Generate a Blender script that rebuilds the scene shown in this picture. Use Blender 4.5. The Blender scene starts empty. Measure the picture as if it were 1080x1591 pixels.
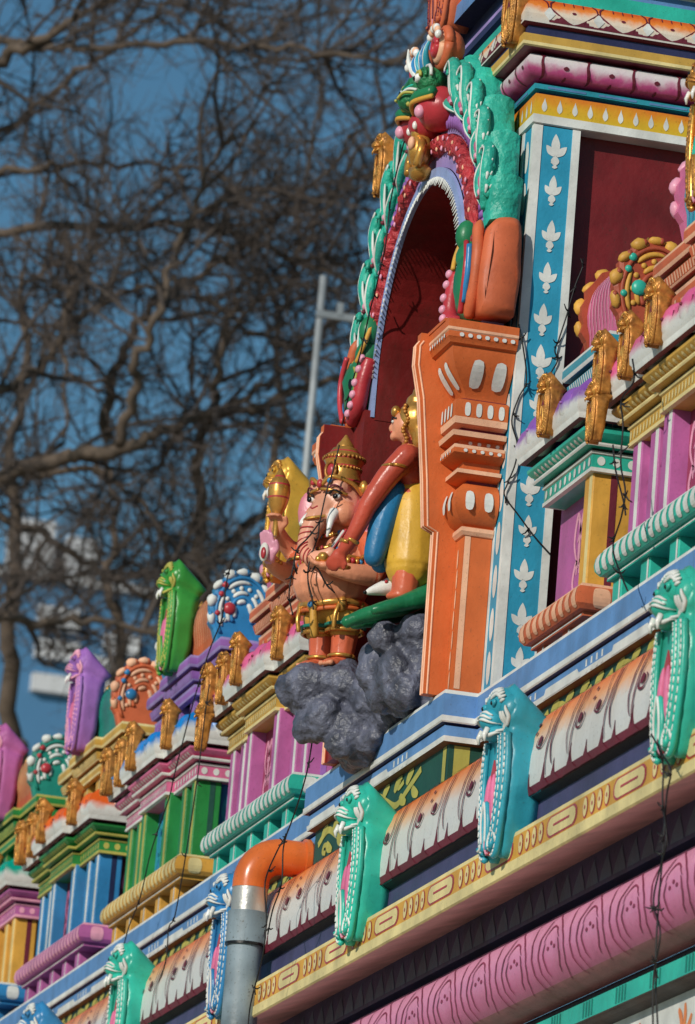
import bpy, bmesh, math, random
import numpy as np
from mathutils import Vector, Matrix, noise as mnoise
random.seed(7)
PI = math.pi
S = bpy.context.scene
COL = S.collection

# ------------------------------------------------------------------ camera
cam = bpy.data.cameras.new('camera')
cam_o = bpy.data.objects.new('camera', cam)
COL.objects.link(cam_o)
R = Vector((0.25080593, 0.96477044, 0.07946315))
U = Vector((0.21745762, -0.13613922, 0.96652899))
F = Vector((-0.94329665, 0.22513134, 0.24394121))
cam_o.matrix_world = Matrix(((R.x, U.x, -F.x, 15.10278671), (R.y, U.y, -F.y, -4.06238109),
                             (R.z, U.z, -F.z, -3.43944603), (0, 0, 0, 1)))
cam.sensor_fit = 'VERTICAL'
cam.sensor_height = 36.0
cam.lens = 8500.0 / 1591.0 * 36.0
cam.clip_start = 0.5
cam.clip_end = 3000
cam.dof.use_dof = True
cam.dof.focus_distance = 16.3
cam.dof.aperture_fstop = 8.0
S.camera = cam_o

# ------------------------------------------------------------------ sky and sun
TO_SUN = Vector((0.9, -1.0, 0.58)).normalized()
elev = math.asin(TO_SUN.z)
az = math.atan2(TO_SUN.x, TO_SUN.y)
w = bpy.data.worlds.new('World')
S.world = w
w.use_nodes = True
nt = w.node_tree
bg = nt.nodes['Background']
sky = nt.nodes.new('ShaderNodeTexSky')
sky.sky_type = 'NISHITA'
sky.sun_disc = False
sky.sun_elevation = elev
sky.sun_rotation = az
sky.altitude = 300
sky.air_density = 1.0
sky.dust_density = 0.35
sky.ozone_density = 3.0
tint = nt.nodes.new('ShaderNodeMix'); tint.data_type = 'RGBA'; tint.blend_type = 'MULTIPLY'; tint.inputs[0].default_value = 1
tint.inputs[7].default_value = (0.70, 1.03, 1.02, 1)
nt.links.new(sky.outputs[0], tint.inputs[6])
nt.links.new(tint.outputs[2], bg.inputs[0])
bg.inputs[1].default_value = 0.067
sun = bpy.data.lights.new('sun', 'SUN')
sun.energy = 3.3
sun.angle = math.radians(0.55)
sun.color = (1.0, 0.93, 0.82)
sun_o = bpy.data.objects.new('sun', sun)
COL.objects.link(sun_o)
sun_o.rotation_euler = TO_SUN.to_track_quat('Z', 'Y').to_euler()
S.view_settings.view_transform = 'Standard'
S.view_settings.look = 'None'
S.view_settings.gamma = 1.0
S.view_settings.exposure = 0.0
S.view_settings.use_curve_mapping = False

# ------------------------------------------------------------------ materials
def lin(c):
    c = c / 255.0
    return c / 12.92 if c <= 0.04045 else ((c + 0.055) / 1.055) ** 2.4
MATS = {}
def paint(name, rgb, rough=0.5, var=0.17, bump=0.3, metal=0.0, scale=9.0, dirt=0.24, k=1.0, bscale=60.0, spec=0.4, bdist=0.004):
    """hand-brushed enamel on plaster; rgb as seen in sun"""
    if name in MATS:
        return MATS[name]
    m = bpy.data.materials.new(name)
    m.use_nodes = True
    n = m.node_tree.nodes
    L = m.node_tree.links
    b = n['Principled BSDF']
    base = [lin(c) * 1.10 * k for c in rgb]
    lum = .3 * base[0] + .55 * base[1] + .15 * base[2]
    base = [min(.82, c * .91 + lum * .09) for c in base]
    geo = n.new('ShaderNodeNewGeometry')
    n1 = n.new('ShaderNodeTexNoise'); n1.inputs['Scale'].default_value = scale; n1.inputs['Detail'].default_value = 5
    n2 = n.new('ShaderNodeTexNoise'); n2.inputs['Scale'].default_value = bscale; n2.inputs['Detail'].default_value = 4
    n3 = n.new('ShaderNodeTexNoise'); n3.inputs['Scale'].default_value = 2.6; n3.inputs['Detail'].default_value = 7
    n3.inputs['Roughness'].default_value = 0.68
    mp = n.new('ShaderNodeMapping'); mp.inputs['Scale'].default_value = (1.6, 1.6, 0.45)
    L.new(geo.outputs['Position'], mp.inputs['Vector'])
    L.new(geo.outputs['Position'], n1.inputs['Vector'])
    L.new(geo.outputs['Position'], n2.inputs['Vector'])
    L.new(mp.outputs[0], n3.inputs['Vector'])
    r1 = n.new('ShaderNodeValToRGB')
    r1.color_ramp.elements[0].position = 0.32; r1.color_ramp.elements[1].position = 0.68
    lo = [c * (1 - var) for c in base]; hi = [min(0.9, c * (1 + var)) for c in base]
    r1.color_ramp.elements[0].color = (*lo, 1); r1.color_ramp.elements[1].color = (*hi, 1)
    L.new(n1.outputs['Fac'], r1.inputs[0])
    r2 = n.new('ShaderNodeValToRGB')
    r2.color_ramp.elements[0].position = 0.50; r2.color_ramp.elements[1].position = 0.74
    r2.color_ramp.elements[0].color = (0, 0, 0, 1); r2.color_ramp.elements[1].color = (1, 1, 1, 1)
    L.new(n3.outputs['Fac'], r2.inputs[0])
    mul0 = n.new('ShaderNodeMath'); mul0.operation = 'MULTIPLY'; mul0.inputs[1].default_value = dirt * 2.4
    L.new(r2.outputs[0], mul0.inputs[0])
    n4 = n.new('ShaderNodeTexNoise'); n4.inputs['Scale'].default_value = 120; n4.inputs['Detail'].default_value = 3
    L.new(geo.outputs['Position'], n4.inputs['Vector'])
    r4 = n.new('ShaderNodeValToRGB'); r4.color_ramp.elements[0].position = .63; r4.color_ramp.elements[1].position = .70
    r4.color_ramp.elements[0].color = (0, 0, 0, 1); r4.color_ramp.elements[1].color = (1, 1, 1, 1)
    L.new(n4.outputs['Fac'], r4.inputs[0])
    mul = n.new('ShaderNodeMath'); mul.operation = 'MULTIPLY_ADD'; mul.inputs[1].default_value = dirt * 1.8; mul.use_clamp = True
    L.new(r4.outputs[0], mul.inputs[0]); L.new(mul0.outputs[0], mul.inputs[2])
    mx = n.new('ShaderNodeMix'); mx.data_type = 'RGBA'
    L.new(mul.outputs[0], mx.inputs[0])
    L.new(r1.outputs[0], mx.inputs[6])
    g = sum(base) / 3
    mx.inputs[7].default_value = (base[0] * 0.45 + 0.05 * g + .01, base[1] * 0.45 + 0.05 * g + .008, base[2] * 0.42 + 0.04 * g + .005, 1)
    L.new(mx.outputs[2], b.inputs['Base Color'])
    rr = n.new('ShaderNodeMapRange')
    rr.inputs[3].default_value = rough - 0.08; rr.inputs[4].default_value = rough + 0.16
    L.new(n1.outputs['Fac'], rr.inputs[0]); L.new(rr.outputs[0], b.inputs['Roughness'])
    b.inputs['Metallic'].default_value = metal
    b.inputs['Specular IOR Level'].default_value = spec
    bp = n.new('ShaderNodeBump'); bp.inputs['Strength'].default_value = bump; bp.inputs['Distance'].default_value = bdist
    L.new(n2.outputs['Fac'], bp.inputs['Height']); L.new(bp.outputs[0], b.inputs['Normal'])
    MATS[name] = m
    return m

def grad_paint(name, stops, z0, z1, **kw):
    """paint sprayed in a vertical fade on a moulding (stops: (pos, rgb))"""
    if name in MATS:
        return MATS[name]
    m = paint(name, (200, 200, 200), **kw)
    n = m.node_tree.nodes; L = m.node_tree.links
    geo = n.new('ShaderNodeNewGeometry'); sep = n.new('ShaderNodeSeparateXYZ')
    L.new(geo.outputs['Position'], sep.inputs[0])
    no = n.new('ShaderNodeTexNoise'); no.inputs['Scale'].default_value = 22; no.inputs['Detail'].default_value = 3
    L.new(geo.outputs['Position'], no.inputs['Vector'])
    ad = n.new('ShaderNodeMath'); ad.operation = 'MULTIPLY_ADD'; ad.inputs[1].default_value = 0.05
    L.new(no.outputs['Fac'], ad.inputs[0]); L.new(sep.outputs[2], ad.inputs[2])
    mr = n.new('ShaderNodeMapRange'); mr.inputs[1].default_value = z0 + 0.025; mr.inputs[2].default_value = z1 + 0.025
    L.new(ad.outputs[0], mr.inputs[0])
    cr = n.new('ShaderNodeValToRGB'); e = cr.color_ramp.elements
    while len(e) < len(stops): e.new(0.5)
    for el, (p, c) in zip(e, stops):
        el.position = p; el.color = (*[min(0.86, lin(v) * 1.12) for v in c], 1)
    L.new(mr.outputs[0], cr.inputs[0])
    mixn = [x for x in n if x.bl_idname == 'ShaderNodeMix'][0]
    L.new(cr.outputs[0], mixn.inputs[6])
    dk = n.new('ShaderNodeMix'); dk.data_type = 'RGBA'; dk.blend_type = 'MULTIPLY'; dk.inputs[0].default_value = 1
    L.new(cr.outputs[0], dk.inputs[6]); dk.inputs[7].default_value = (.55, .52, .48, 1)
    L.new(dk.outputs[2], mixn.inputs[7])
    return m

WHITE = paint('white_paint', (205, 207, 203), dirt=.12)
CREAM = paint('cream_paint', (214, 196, 132))
TEAL = paint('teal_paint', (8, 172, 150), rough=.3)
DTEAL = paint('deep_teal_paint', (0, 128, 112), rough=.35)
TURQ = paint('turquoise_paint', (20, 150, 172), rough=.35)
LBLUE = paint('ledge_blue_paint', (84, 132, 186))
PILBLUE = paint('pilaster_blue_paint', (14, 142, 178), var=.12)
BRBLUE = paint('bright_blue_paint', (32, 122, 178), rough=.3)
NAVY = paint('navy_paint', (38, 44, 84))
NAVY2 = paint('slate_violet_paint', (66, 66, 104))
DNAVY = paint('dark_navy_paint', (18, 32, 72))
GREEN = paint('green_paint', (24, 128, 56), rough=.35)
DGREEN = paint('dark_green_paint', (22, 74, 62))
PGREEN = paint('leaf_green_paint', (20, 120, 74), rough=.35)
OLIVE = paint('olive_yellow_paint', (172, 166, 66))
YELLOW = paint('ochre_yellow_paint', (206, 150, 36))
GOLDY = paint('mustard_paint', (190, 148, 50))
ORANGE = paint('orange_paint', (198, 92, 22), var=.1)
ORANGE2 = paint('burnt_orange_paint', (196, 92, 46))
PALEO = paint('pale_orange_paint', (226, 168, 132))
RED = paint('oxide_red_paint', (112, 16, 22), rough=.5, var=.3, bscale=26, bump=.7, scale=5, dirt=.4)
MAROON = paint('maroon_paint', (104, 26, 46))
CRIMSON = paint('crimson_paint', (178, 40, 52), rough=.3)
PINK = paint('pink_paint', (206, 98, 142), rough=.35)
LPINK = paint('light_pink_paint', (224, 150, 176), rough=.35)
MAUVE = paint('mauve_paint', (170, 84, 148))
PURPLE = paint('purple_paint', (146, 92, 172))
LAV = paint('lavender_paint', (150, 128, 186))
BROWN = paint('soffit_brown_paint', (196, 150, 142), dirt=.3)
DARK = paint('near_black_paint', (24, 20, 26))  # near-black colour for undercuts and gaps of the mouldings
GREY = paint('grey_paint', (120, 118, 122))
GOLD = paint('gilt_paint', (176, 116, 38), rough=.4, metal=.38, bump=.55, var=.45, scale=40, bscale=75)
GOLD2 = paint('gilt_paint_smooth', (206, 148, 56), rough=.25, metal=.6, bump=.2, var=.2, scale=26)
SKIN = paint('peach_skin_paint', (222, 142, 104), rough=.32, var=.12)
SKIN2 = paint('orange_skin_paint', (206, 92, 52), rough=.32, var=.14)
SKIN3 = paint('red_brown_skin_paint', (186, 70, 46), rough=.3, var=.12)
ROCKM = paint('rock_grey_paint', (84, 87, 104), rough=.34, var=.55, bump=.9, scale=16, bscale=48, dirt=.3, bdist=.012)
TEALR = paint('rough_teal_paint', (8, 168, 146), rough=.42, var=.22, bump=1.0, bscale=24, bdist=.016)
REDR = paint('scaly_red_paint', (176, 42, 50), rough=.38, var=.35, scale=30, bump=1.0, bscale=38, bdist=.03)
GREENR = paint('rough_green_paint', (24, 116, 70), rough=.4, var=.4, scale=28, bump=1.0, bscale=32, bdist=.02)
BLACK = paint('black_paint', (16, 14, 16), rough=.25)
EYEW = paint('eye_white_paint', (226, 224, 216), rough=.2)

# ------------------------------------------------------------------ mesh helpers
def tag(o, label=None, cat=None, group=None, kind=None):
    if label: o['label'] = label
    if cat: o['category'] = cat
    if group: o['group'] = group
    if kind: o['kind'] = kind
    return o
def thing(name, label, cat, loc=(0, 0, 0), rz=0.0, group=None):
    o = bpy.data.objects.new(name, None)
    o.empty_display_size = 0.05
    COL.objects.link(o)
    o.location = loc; o.rotation_euler = (0, 0, rz)
    tag(o, label, cat, group)
    return o
def copy_thing(src, loc=None, rz=None, label=None, mats=None):
    r = src.copy(); COL.objects.link(r)
    if loc is not None: r.location = loc
    if rz is not None: r.rotation_euler = (0, 0, rz)
    if label: r['label'] = label
    def rec(a, b):
        for ch in a.children:
            c = ch.copy(); COL.objects.link(c); c.parent = b
            c.matrix_parent_inverse = ch.matrix_parent_inverse
            if mats:
                for i, sl in enumerate(c.material_slots):
                    if sl.material and sl.material.name in mats:
                        nm = mats[sl.material.name]
                        sl.link = 'OBJECT'; sl.material = nm
            rec(ch, c)
    rec(src, r)
    return r

def bez(pts, n=8):
    """catmull-rom resample"""
    P = [Vector(p) for p in pts]
    if len(P) < 3:
        return [P[0].lerp(P[-1], i / n) for i in range(n + 1)]
    out = []
    for i in range(len(P) - 1):
        p0 = P[max(i - 1, 0)]; p1 = P[i]; p2 = P[i + 1]; p3 = P[min(i + 2, len(P) - 1)]
        for k in range(n):
            t = k / n
            out.append(0.5 * ((2 * p1) + (-p0 + p2) * t + (2 * p0 - 5 * p1 + 4 * p2 - p3) * t * t + (-p0 + 3 * p1 - 3 * p2 + p3) * t ** 3))
    out.append(P[-1])
    return out

class MB:
    def __init__(s):
        s.v = []; s.f = []; s.m = []; s.mats = []
    def mi(s, mat):
        if mat not in s.mats: s.mats.append(mat)
        return s.mats.index(mat)
    def face(s, idx, mat):
        s.f.append(idx); s.m.append(s.mi(mat))
    def quad(s, pts, mat):
        b = len(s.v); s.v += [tuple(p) for p in pts]; s.face(list(range(b, b + len(pts))), mat)
    def box(s, lo, hi, mat, bev=0.0):
        x0, y0, z0 = lo; x1, y1, z1 = hi
        if bev > 0:
            return s.prism([(x0 + bev, y0), (x1 - bev, y0), (x1, y0 + bev), (x1, y1 - bev), (x1 - bev, y1), (x0 + bev, y1), (x0, y1 - bev), (x0, y0 + bev)], z0, z1, mat)
        b = len(s.v)
        s.v += [(x0, y0, z0), (x1, y0, z0), (x1, y1, z0), (x0, y1, z0), (x0, y0, z1), (x1, y0, z1), (x1, y1, z1), (x0, y1, z1)]
        for q in ((0, 3, 2, 1), (4, 5, 6, 7), (0, 1, 5, 4), (1, 2, 6, 5), (2, 3, 7, 6), (3, 0, 4, 7)):
            s.face([b + i for i in q], mat)
    def prism(s, plan, z0, z1, mat):
        n = len(plan); b = len(s.v)
        s.v += [(x, y, z0) for x, y in plan] + [(x, y, z1) for x, y in plan]
        s.face([b + i for i in reversed(range(n))], mat); s.face([b + n + i for i in range(n)], mat)
        for i in range(n):
            j = (i + 1) % n; s.face([b + i, b + j, b + n + j, b + n + i], mat)
    def extrude(s, outline, fn, d0, d1, mat, side=None, bev=0.0):
        """outline: list of (a,b); fn(a,b,d)->xyz ; slab between d0 (front) and d1 (back)"""
        n = len(outline); b = len(s.v)
        cx = sum(p[0] for p in outline) / n; cy = sum(p[1] for p in outline) / n
        rings = []
        if bev:
            k = []
            for (a, c) in outline:
                L = math.hypot(a - cx, c - cy) or 1
                q = max(0.0, 1 - bev / L); k.append((cx + (a - cx) * q, cy + (c - cy) * q))
            rings.append((k, d0)); rings.append((outline, d0 + (bev * .7 if d1 > d0 else -bev * .7)))
        else:
            rings.append((outline, d0))
        rings.append((outline, d1))
        for r, d in rings: s.v += [tuple(fn(a, c, d)) for a, c in r]
        s.face([b + i for i in range(n)], mat)
        m = len(rings)
        s.face([b + (m - 1) * n + i for i in reversed(range(n))], side or mat)
        for k in range(m - 1):
            for i in range(n):
                j = (i + 1) % n
                s.face([b + k * n + j, b + k * n + i, b + (k + 1) * n + i, b + (k + 1) * n + j], side or mat)
    def sweep(s, plan, profile, closed=True, cap_top=None, cap_bot=None):
        """plan: CCW (x,y); profile: list of (out, z, mat-of-next-segment)"""
        n = len(plan); offs = []
        for i in range(n):
            p = Vector(plan[i])
            if closed or 0 < i < n - 1:
                a = Vector(plan[(i - 1) % n]); c = Vector(plan[(i + 1) % n])
                d1 = (p - a).normalized(); d2 = (c - p).normalized()
                n1 = Vector((d1.y, -d1.x)); n2 = Vector((d2.y, -d2.x))
                k = 1 + n1.dot(n2)
                offs.append((n1 + n2) / k)
            else:
                d = (Vector(plan[1]) - p) if i == 0 else (p - Vector(plan[i - 1]))
                d.normalize(); offs.append(Vector((d.y, -d.x)))
        b = len(s.v)
        for (o, z, m) in profile:
            for i in range(n):
                s.v.append((plan[i][0] + offs[i].x * o, plan[i][1] + offs[i].y * o, z))
        for k in range(len(profile) - 1):
            for i in range(n if closed else n - 1):
                j = (i + 1) % n
                s.face([b + k * n + i, b + k * n + j, b + (k + 1) * n + j, b + (k + 1) * n + i], profile[k][2])
        if cap_top: s.face([b + (len(profile) - 1) * n + i for i in range(n)], cap_top)
        if cap_bot: s.face([b + i for i in reversed(range(n))], cap_bot)
    def tube(s, pts, rad, mat, n=8, cap=True, flat=1.0, up=None):
        P = [Vector(p) for p in pts]
        if not isinstance(rad, (list, tuple)): rad = [rad] * len(P)
        b = len(s.v)
        t0 = (P[1] - P[0]).normalized()
        u = Vector(up) if up else (Vector((0, 0, 1)) if abs(t0.z) < .9 else Vector((1, 0, 0)))
        u = (u - t0 * u.dot(t0)).normalized()
        for i, p in enumerate(P):
            t = (P[min(i + 1, len(P) - 1)] - P[max(i - 1, 0)])
            if t.length < 1e-9: t = t0
            t = t.normalized()
            u = (u - t * u.dot(t))
            u = u.normalized() if u.length > 1e-6 else Vector((1, 0, 0))
            w_ = t.cross(u)
            for k in range(n):
                a = 2 * PI * k / n
                s.v.append(tuple(p + (u * math.cos(a) * flat + w_ * math.sin(a)) * rad[i]))
        for i in range(len(P) - 1):
            for k in range(n):
                j = (k + 1) % n
                s.face([b + i * n + k, b + i * n + j, b + (i + 1) * n + j, b + (i + 1) * n + k], mat)
        if cap:
            s.face([b + k for k in reversed(range(n))], mat)
            e = b + (len(P) - 1) * n
            s.face([e + k for k in range(n)], mat)
    def ell(s, c, r, mat, rot=None, nu=14, nv=9, disp=0.0, freq=8.0):
        b = len(s.v); c = Vector(c)
        if not isinstance(r, (tuple, list)): r = (r, r, r)
        def P(x, y, z):
            q = Vector((x * r[0], y * r[1], z * r[2]))
            if rot is not None: q = rot @ q
            q = c + q
            if disp: q += (q - c) * disp * mnoise.noise(q * freq)
            return tuple(q)
        s.v.append(P(0, 0, 1))
        for i in range(1, nv):
            a = PI * i / nv
            for k in range(nu):
                t = 2 * PI * k / nu
                s.v.append(P(math.sin(a) * math.cos(t), math.sin(a) * math.sin(t), math.cos(a)))
        s.v.append(P(0, 0, -1)); e = len(s.v) - 1
        for k in range(nu):
            j = (k + 1) % nu
            s.face([b, b + 1 + k, b + 1 + j], mat)
            s.face([e, b + 1 + (nv - 2) * nu + j, b + 1 + (nv - 2) * nu + k], mat)
            for i in range(nv - 2):
                q = b + 1 + i * nu
                s.face([q + k, q + nu + k, q + nu + j, q + j], mat)
    def lathe(s, c, prof, mat, n=20, axis=None):
        """prof: (r, h, mat?)"""
        b = len(s.v); c = Vector(c); A = axis or Matrix.Identity(3)
        for p in prof:
            for k in range(n):
                a = 2 * PI * k / n
                s.v.append(tuple(c + A @ Vector((p[0] * math.cos(a), p[0] * math.sin(a), p[1]))))
        for i in range(len(prof) - 1):
            mm = prof[i][2] if len(prof[i]) > 2 else mat
            for k in range(n):
                j = (k + 1) % n
                s.face([b + i * n + k, b + i * n + j, b + (i + 1) * n + j, b + (i + 1) * n + k], mm)
        s.face([b + k for k in reversed(range(n))], mat)
        e = b + (len(prof) - 1) * n; s.face([e + k for k in range(n)], mat)
    def build(s, name, parent=None, smooth=False, angle=None, bevel=0.0):
        me = bpy.data.meshes.new(name)
        me.from_pydata(s.v, [], s.f)
        for m in s.mats: me.materials.append(m)
        me.polygons.foreach_set('material_index', s.m)
        if smooth or angle: me.polygons.foreach_set('use_smooth', [True] * len(s.f))
        me.update()
        if angle: me.set_sharp_from_angle(angle=math.radians(angle))
        o = bpy.data.objects.new(name, me); COL.objects.link(o)
        if parent is not None: o.parent = parent
        if bevel:
            md = o.modifiers.new('bevel', 'BEVEL'); md.width = bevel; md.segments = 2; md.limit_method = 'ANGLE'; md.angle_limit = math.radians(40)
        return o

# decals: paint strokes that follow a moulding
class Run:
    """maps (s along the edge, t along the profile arc) onto a swept moulding"""
    def __init__(s, p, q, prof, proud=0.0013):
        s.p = Vector(p); d = Vector(q) - s.p; s.len = d.length; s.d = d.normalized()
        s.n = Vector((s.d.y, -s.d.x)); s.pr = [(a[0], a[1]) for a in prof]; s.h = proud
        s.acc = [0.0]
        for a, b in zip(s.pr, s.pr[1:]): s.acc.append(s.acc[-1] + math.hypot(b[0] - a[0], b[1] - a[1]))
        s.tl = s.acc[-1]
    def __call__(s, u, t, h=None):
        t = max(0.0, min(s.tl - 1e-6, t)); i = 0
        while i < len(s.acc) - 2 and s.acc[i + 1] <= t: i += 1
        a, b = s.pr[i], s.pr[i + 1]; L = (s.acc[i + 1] - s.acc[i]) or 1; k = (t - s.acc[i]) / L
        o = a[0] + (b[0] - a[0]) * k; z = a[1] + (b[1] - a[1]) * k
        no, nz = (b[1] - a[1]) / L, -(b[0] - a[0]) / L
        h = s.h if h is None else h
        P = s.p + s.d * u + s.n * (o + no * h)
        return (P.x, P.y, z + nz * h)
class Flat:
    """maps (s,t) on a plane: origin, u axis, v axis, normal"""
    def __init__(s, o, u, v, n, proud=0.0013):
        s.o = Vector(o); s.u = Vector(u); s.v = Vector(v); s.n = Vector(n); s.h = proud
    def __call__(s, a, b, h=None):
        return tuple(s.o + s.u * a + s.v * b + s.n * (s.h if h is None else h))
def fill(mb, mp, rows, mat, h=None):
    """rows: (t, s_left, s_right)"""
    b = len(mb.v)
    for t, l, r in rows: mb.v += [mp(l, t, h), mp(r, t, h)]
    for i in range(len(rows) - 1):
        mb.face([b + 2 * i, b + 2 * i + 1, b + 2 * i + 3, b + 2 * i + 2], mat)
def oval(mb, mp, s0, t0, rs, rt, mat, n=7, h=None, pw=1.0, skew=0.0):
    rows = []
    for i in range(n + 1):
        a = PI * i / n
        k = math.sin(a) ** pw
        t = t0 - rt * math.cos(a)
        rows.append((t, s0 - rs * k + skew * (t - t0), s0 + rs * k + skew * (t - t0)))
    rows[0] = (rows[0][0], s0 - rs * .12, s0 + rs * .12); rows[-1] = (rows[-1][0], s0 - rs * .12, s0 + rs * .12)
    fill(mb, mp, rows, mat, h)
def drop(mb, mp, s0, t0, t1, wdt, mat, n=8, lean=0.0, h=None):
    """teardrop: thin at t0, fat near t1"""
    rows = []
    for i in range(n + 1):
        u = i / n
        k = wdt * (math.sin(PI * u ** 1.7) ** .8 * .98 + .02)
        c = s0 + lean * u
        rows.append((t0 + (t1 - t0) * u, c - k, c + k))
    if t1 < t0: pass
    fill(mb, mp, rows, mat, h)
def stroke(mb, mp, pts, wdt, mat, h=None, n=5, taper=True):
    P = bez([(a, b, 0) for a, b in pts], n)
    b = len(mb.v); N = len(P)
    for i, p in enumerate(P):
        t = P[min(i + 1, N - 1)] - P[max(i - 1, 0)]
        t = t.normalized() if t.length > 1e-9 else Vector((1, 0, 0))
        q = Vector((-t.y, t.x, 0)) * wdt * (0.5 if not taper else (0.18 + 0.32 * math.sin(PI * (i + .5) / N) * 1.2))
        mb.v += [mp(p.x + q.x, p.y + q.y, h), mp(p.x - q.x, p.y - q.y, h)]
    for i in range(N - 1):
        mb.face([b + 2 * i, b + 2 * i + 1, b + 2 * i + 3, b + 2 * i + 2], mat)
def jit(a): return random.uniform(-a, a)

# organic bodies: union of solids, voxel remeshed into one surface, faces coloured by the nearest solid
class Body:
    def __init__(s): s.mb = MB(); s.pr = []
    def ell(s, c, r, mat, rot=None, w=1.0, **k):
        if not isinstance(r, (tuple, list)): r = (r, r, r)
        s.mb.ell(c, r, mat, rot, **k); Rm = np.array(rot) if rot is not None else np.eye(3)
        s.pr.append(('e', np.array(c, float), np.array(r, float), Rm, mat, w))
    def limb(s, pts, rad, mat, n=10, flat=1.0, up=None, res=4, w=1.0):
        P = bez(pts, res) if len(pts) > 2 else [Vector(p) for p in pts]
        if isinstance(rad, (tuple, list)):
            m = len(P); k = len(rad) - 1
            rr = []
            for i in range(m):
                u = i / (m - 1) * k; a = min(int(u), k - 1); rr.append(rad[a] + (rad[a + 1] - rad[a]) * (u - a))
        else: rr = [rad] * len(P)
        s.mb.tube(P, rr, mat, n=n, flat=flat, up=up)
        s.mb.ell(P[0], rr[0] * .98, mat, nu=10, nv=7); s.mb.ell(P[-1], rr[-1] * .98, mat, nu=10, nv=7)
        for p, r in zip(P, rr): s.pr.append(('e', np.array(p), np.array((r, r, r)), np.eye(3), mat, w))
    def build(s, name, voxel, parent=None, smooth=4, disp=0.0):
        me = bpy.data.meshes.new(name + '_src'); me.from_pydata(s.mb.v, [], s.mb.f)
        o = bpy.data.objects.new(name + '_src', me); COL.objects.link(o)
        md = o.modifiers.new('r', 'REMESH'); md.mode = 'VOXEL'; md.voxel_size = voxel; md.use_smooth_shade = True
        if smooth:
            sm = o.modifiers.new('s', 'SMOOTH'); sm.iterations = smooth; sm.factor = .5
        dg = bpy.context.evaluated_depsgraph_get()
        nm = bpy.data.meshes.new_from_object(o.evaluated_get(dg))
        bpy.data.objects.remove(o); bpy.data.meshes.remove(me)
        nm.name = name
        mats = []
        for p in s.pr:
            if p[4] not in mats: mats.append(p[4])
        nm.materials.clear()
        for m in mats: nm.materials.append(m)
        nf = len(nm.polygons); C = np.zeros(nf * 3); nm.polygons.foreach_get('center', C); C = C.reshape(-1, 3)
        best = np.full(nf, 1e9); idx = np.zeros(nf, int)
        for (k, c, r, Rm, mat, wt) in s.pr:
            q = (C - c) @ Rm
            rn = np.sqrt(((q / r) ** 2).sum(1)); d = np.abs(rn - 1) * r.min() / wt
            b = d < best; best[b] = d[b]; idx[b] = mats.index(mat)
        nm.polygons.foreach_set('material_index', idx)
        nm.polygons.foreach_set('use_smooth', [True] * nf)
        if disp:
            n = len(nm.vertices); V = np.zeros(n * 3); nm.vertices.foreach_get('co', V)
            for i in range(n):
                v = Vector(V[3 * i:3 * i + 3]); nn = nm.vertices[i].normal
                V[3 * i:3 * i + 3] = v + nn * disp * (mnoise.noise(v * 22) + .6 * mnoise.noise(v * 50) + .3 * mnoise.noise(v * 110))
            nm.vertices.foreach_set('co', V)
        nm.update()
        ob = bpy.data.objects.new(name, nm); COL.objects.link(ob)
        if parent is not None: ob.parent = parent
        return ob

# ================================================================== SETTING
GROUND_Z = -5.05
gm = MB()
gm.quad([(-1500, -1500, GROUND_Z), (1500, -1500, GROUND_Z), (1500, 1500, GROUND_Z), (-1500, 1500, GROUND_Z)],
        paint('ground_dirt', (170, 156, 132), rough=.9, scale=.6, bscale=8, spec=.2))
tag(gm.build('ground'), 'pale dry ground below the temple wall', 'ground', kind='structure')

# ------------------------------------------------------------------ temple wall with its long cornice
XA, XB = -14.0, 6.0
wall = thing('temple_wall', 'long painted temple wall with blue ledge, rounded white and orange cornice and pink moulding', 'wall', (0, 0, 0))
LINE = [(XA, 0), (XB, 0)]
BAY = [(XA, 0), (-1.76, 0), (-1.76, -.1), (-.09, -.1), (-.09, 0), (XB, 0)]

DARKB = paint('soffit_dark_paint', (104, 72, 58), dirt=.3)
m = MB()   # lower plaster wall
m.sweep(LINE, [(-.13, GROUND_Z, WHITE), (-.13, -1.122, DARK), (-.1, -1.113, DARK), (-.08, -1.110, DARK)], closed=False)
m.build('lower_wall', wall)
m = MB()
m.sweep(LINE, [(-.10, -1.112, DARK), (-.07, -1.108, TEAL), (-.07, -1.058, DARK), (-.10, -1.054, DARK), (-.10, -1.025, DARK)], closed=False)
m.build('lower_strip', wall)
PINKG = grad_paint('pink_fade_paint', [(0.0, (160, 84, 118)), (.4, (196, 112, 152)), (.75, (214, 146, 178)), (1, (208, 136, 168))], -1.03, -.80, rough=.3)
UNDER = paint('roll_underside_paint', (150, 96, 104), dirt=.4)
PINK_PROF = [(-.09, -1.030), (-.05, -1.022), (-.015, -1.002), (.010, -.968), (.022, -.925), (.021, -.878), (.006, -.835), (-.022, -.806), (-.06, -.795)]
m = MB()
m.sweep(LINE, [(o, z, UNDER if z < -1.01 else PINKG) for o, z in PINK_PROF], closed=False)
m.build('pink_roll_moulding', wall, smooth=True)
m = MB()
m.sweep(LINE, [(-.06, -.795, DNAVY), (-.06, -.79, DNAVY), (-.085, -.785, DNAVY), (-.085, -.765, NAVY2), (-.055, -.76, NAVY2), (-.055, -.66, NAVY2)], closed=False)
m.build('dark_band', wall)
m = MB()
m.sweep(LINE, [(-.055, -.66, BROWN), (.15, -.727, BROWN)], closed=False)
m.build('soffit', wall)
FASC = [(.148, -.727), (.152, -.69), (.150, -.688), (.150, -.612), (.138, -.606)]
m = MB()
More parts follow.
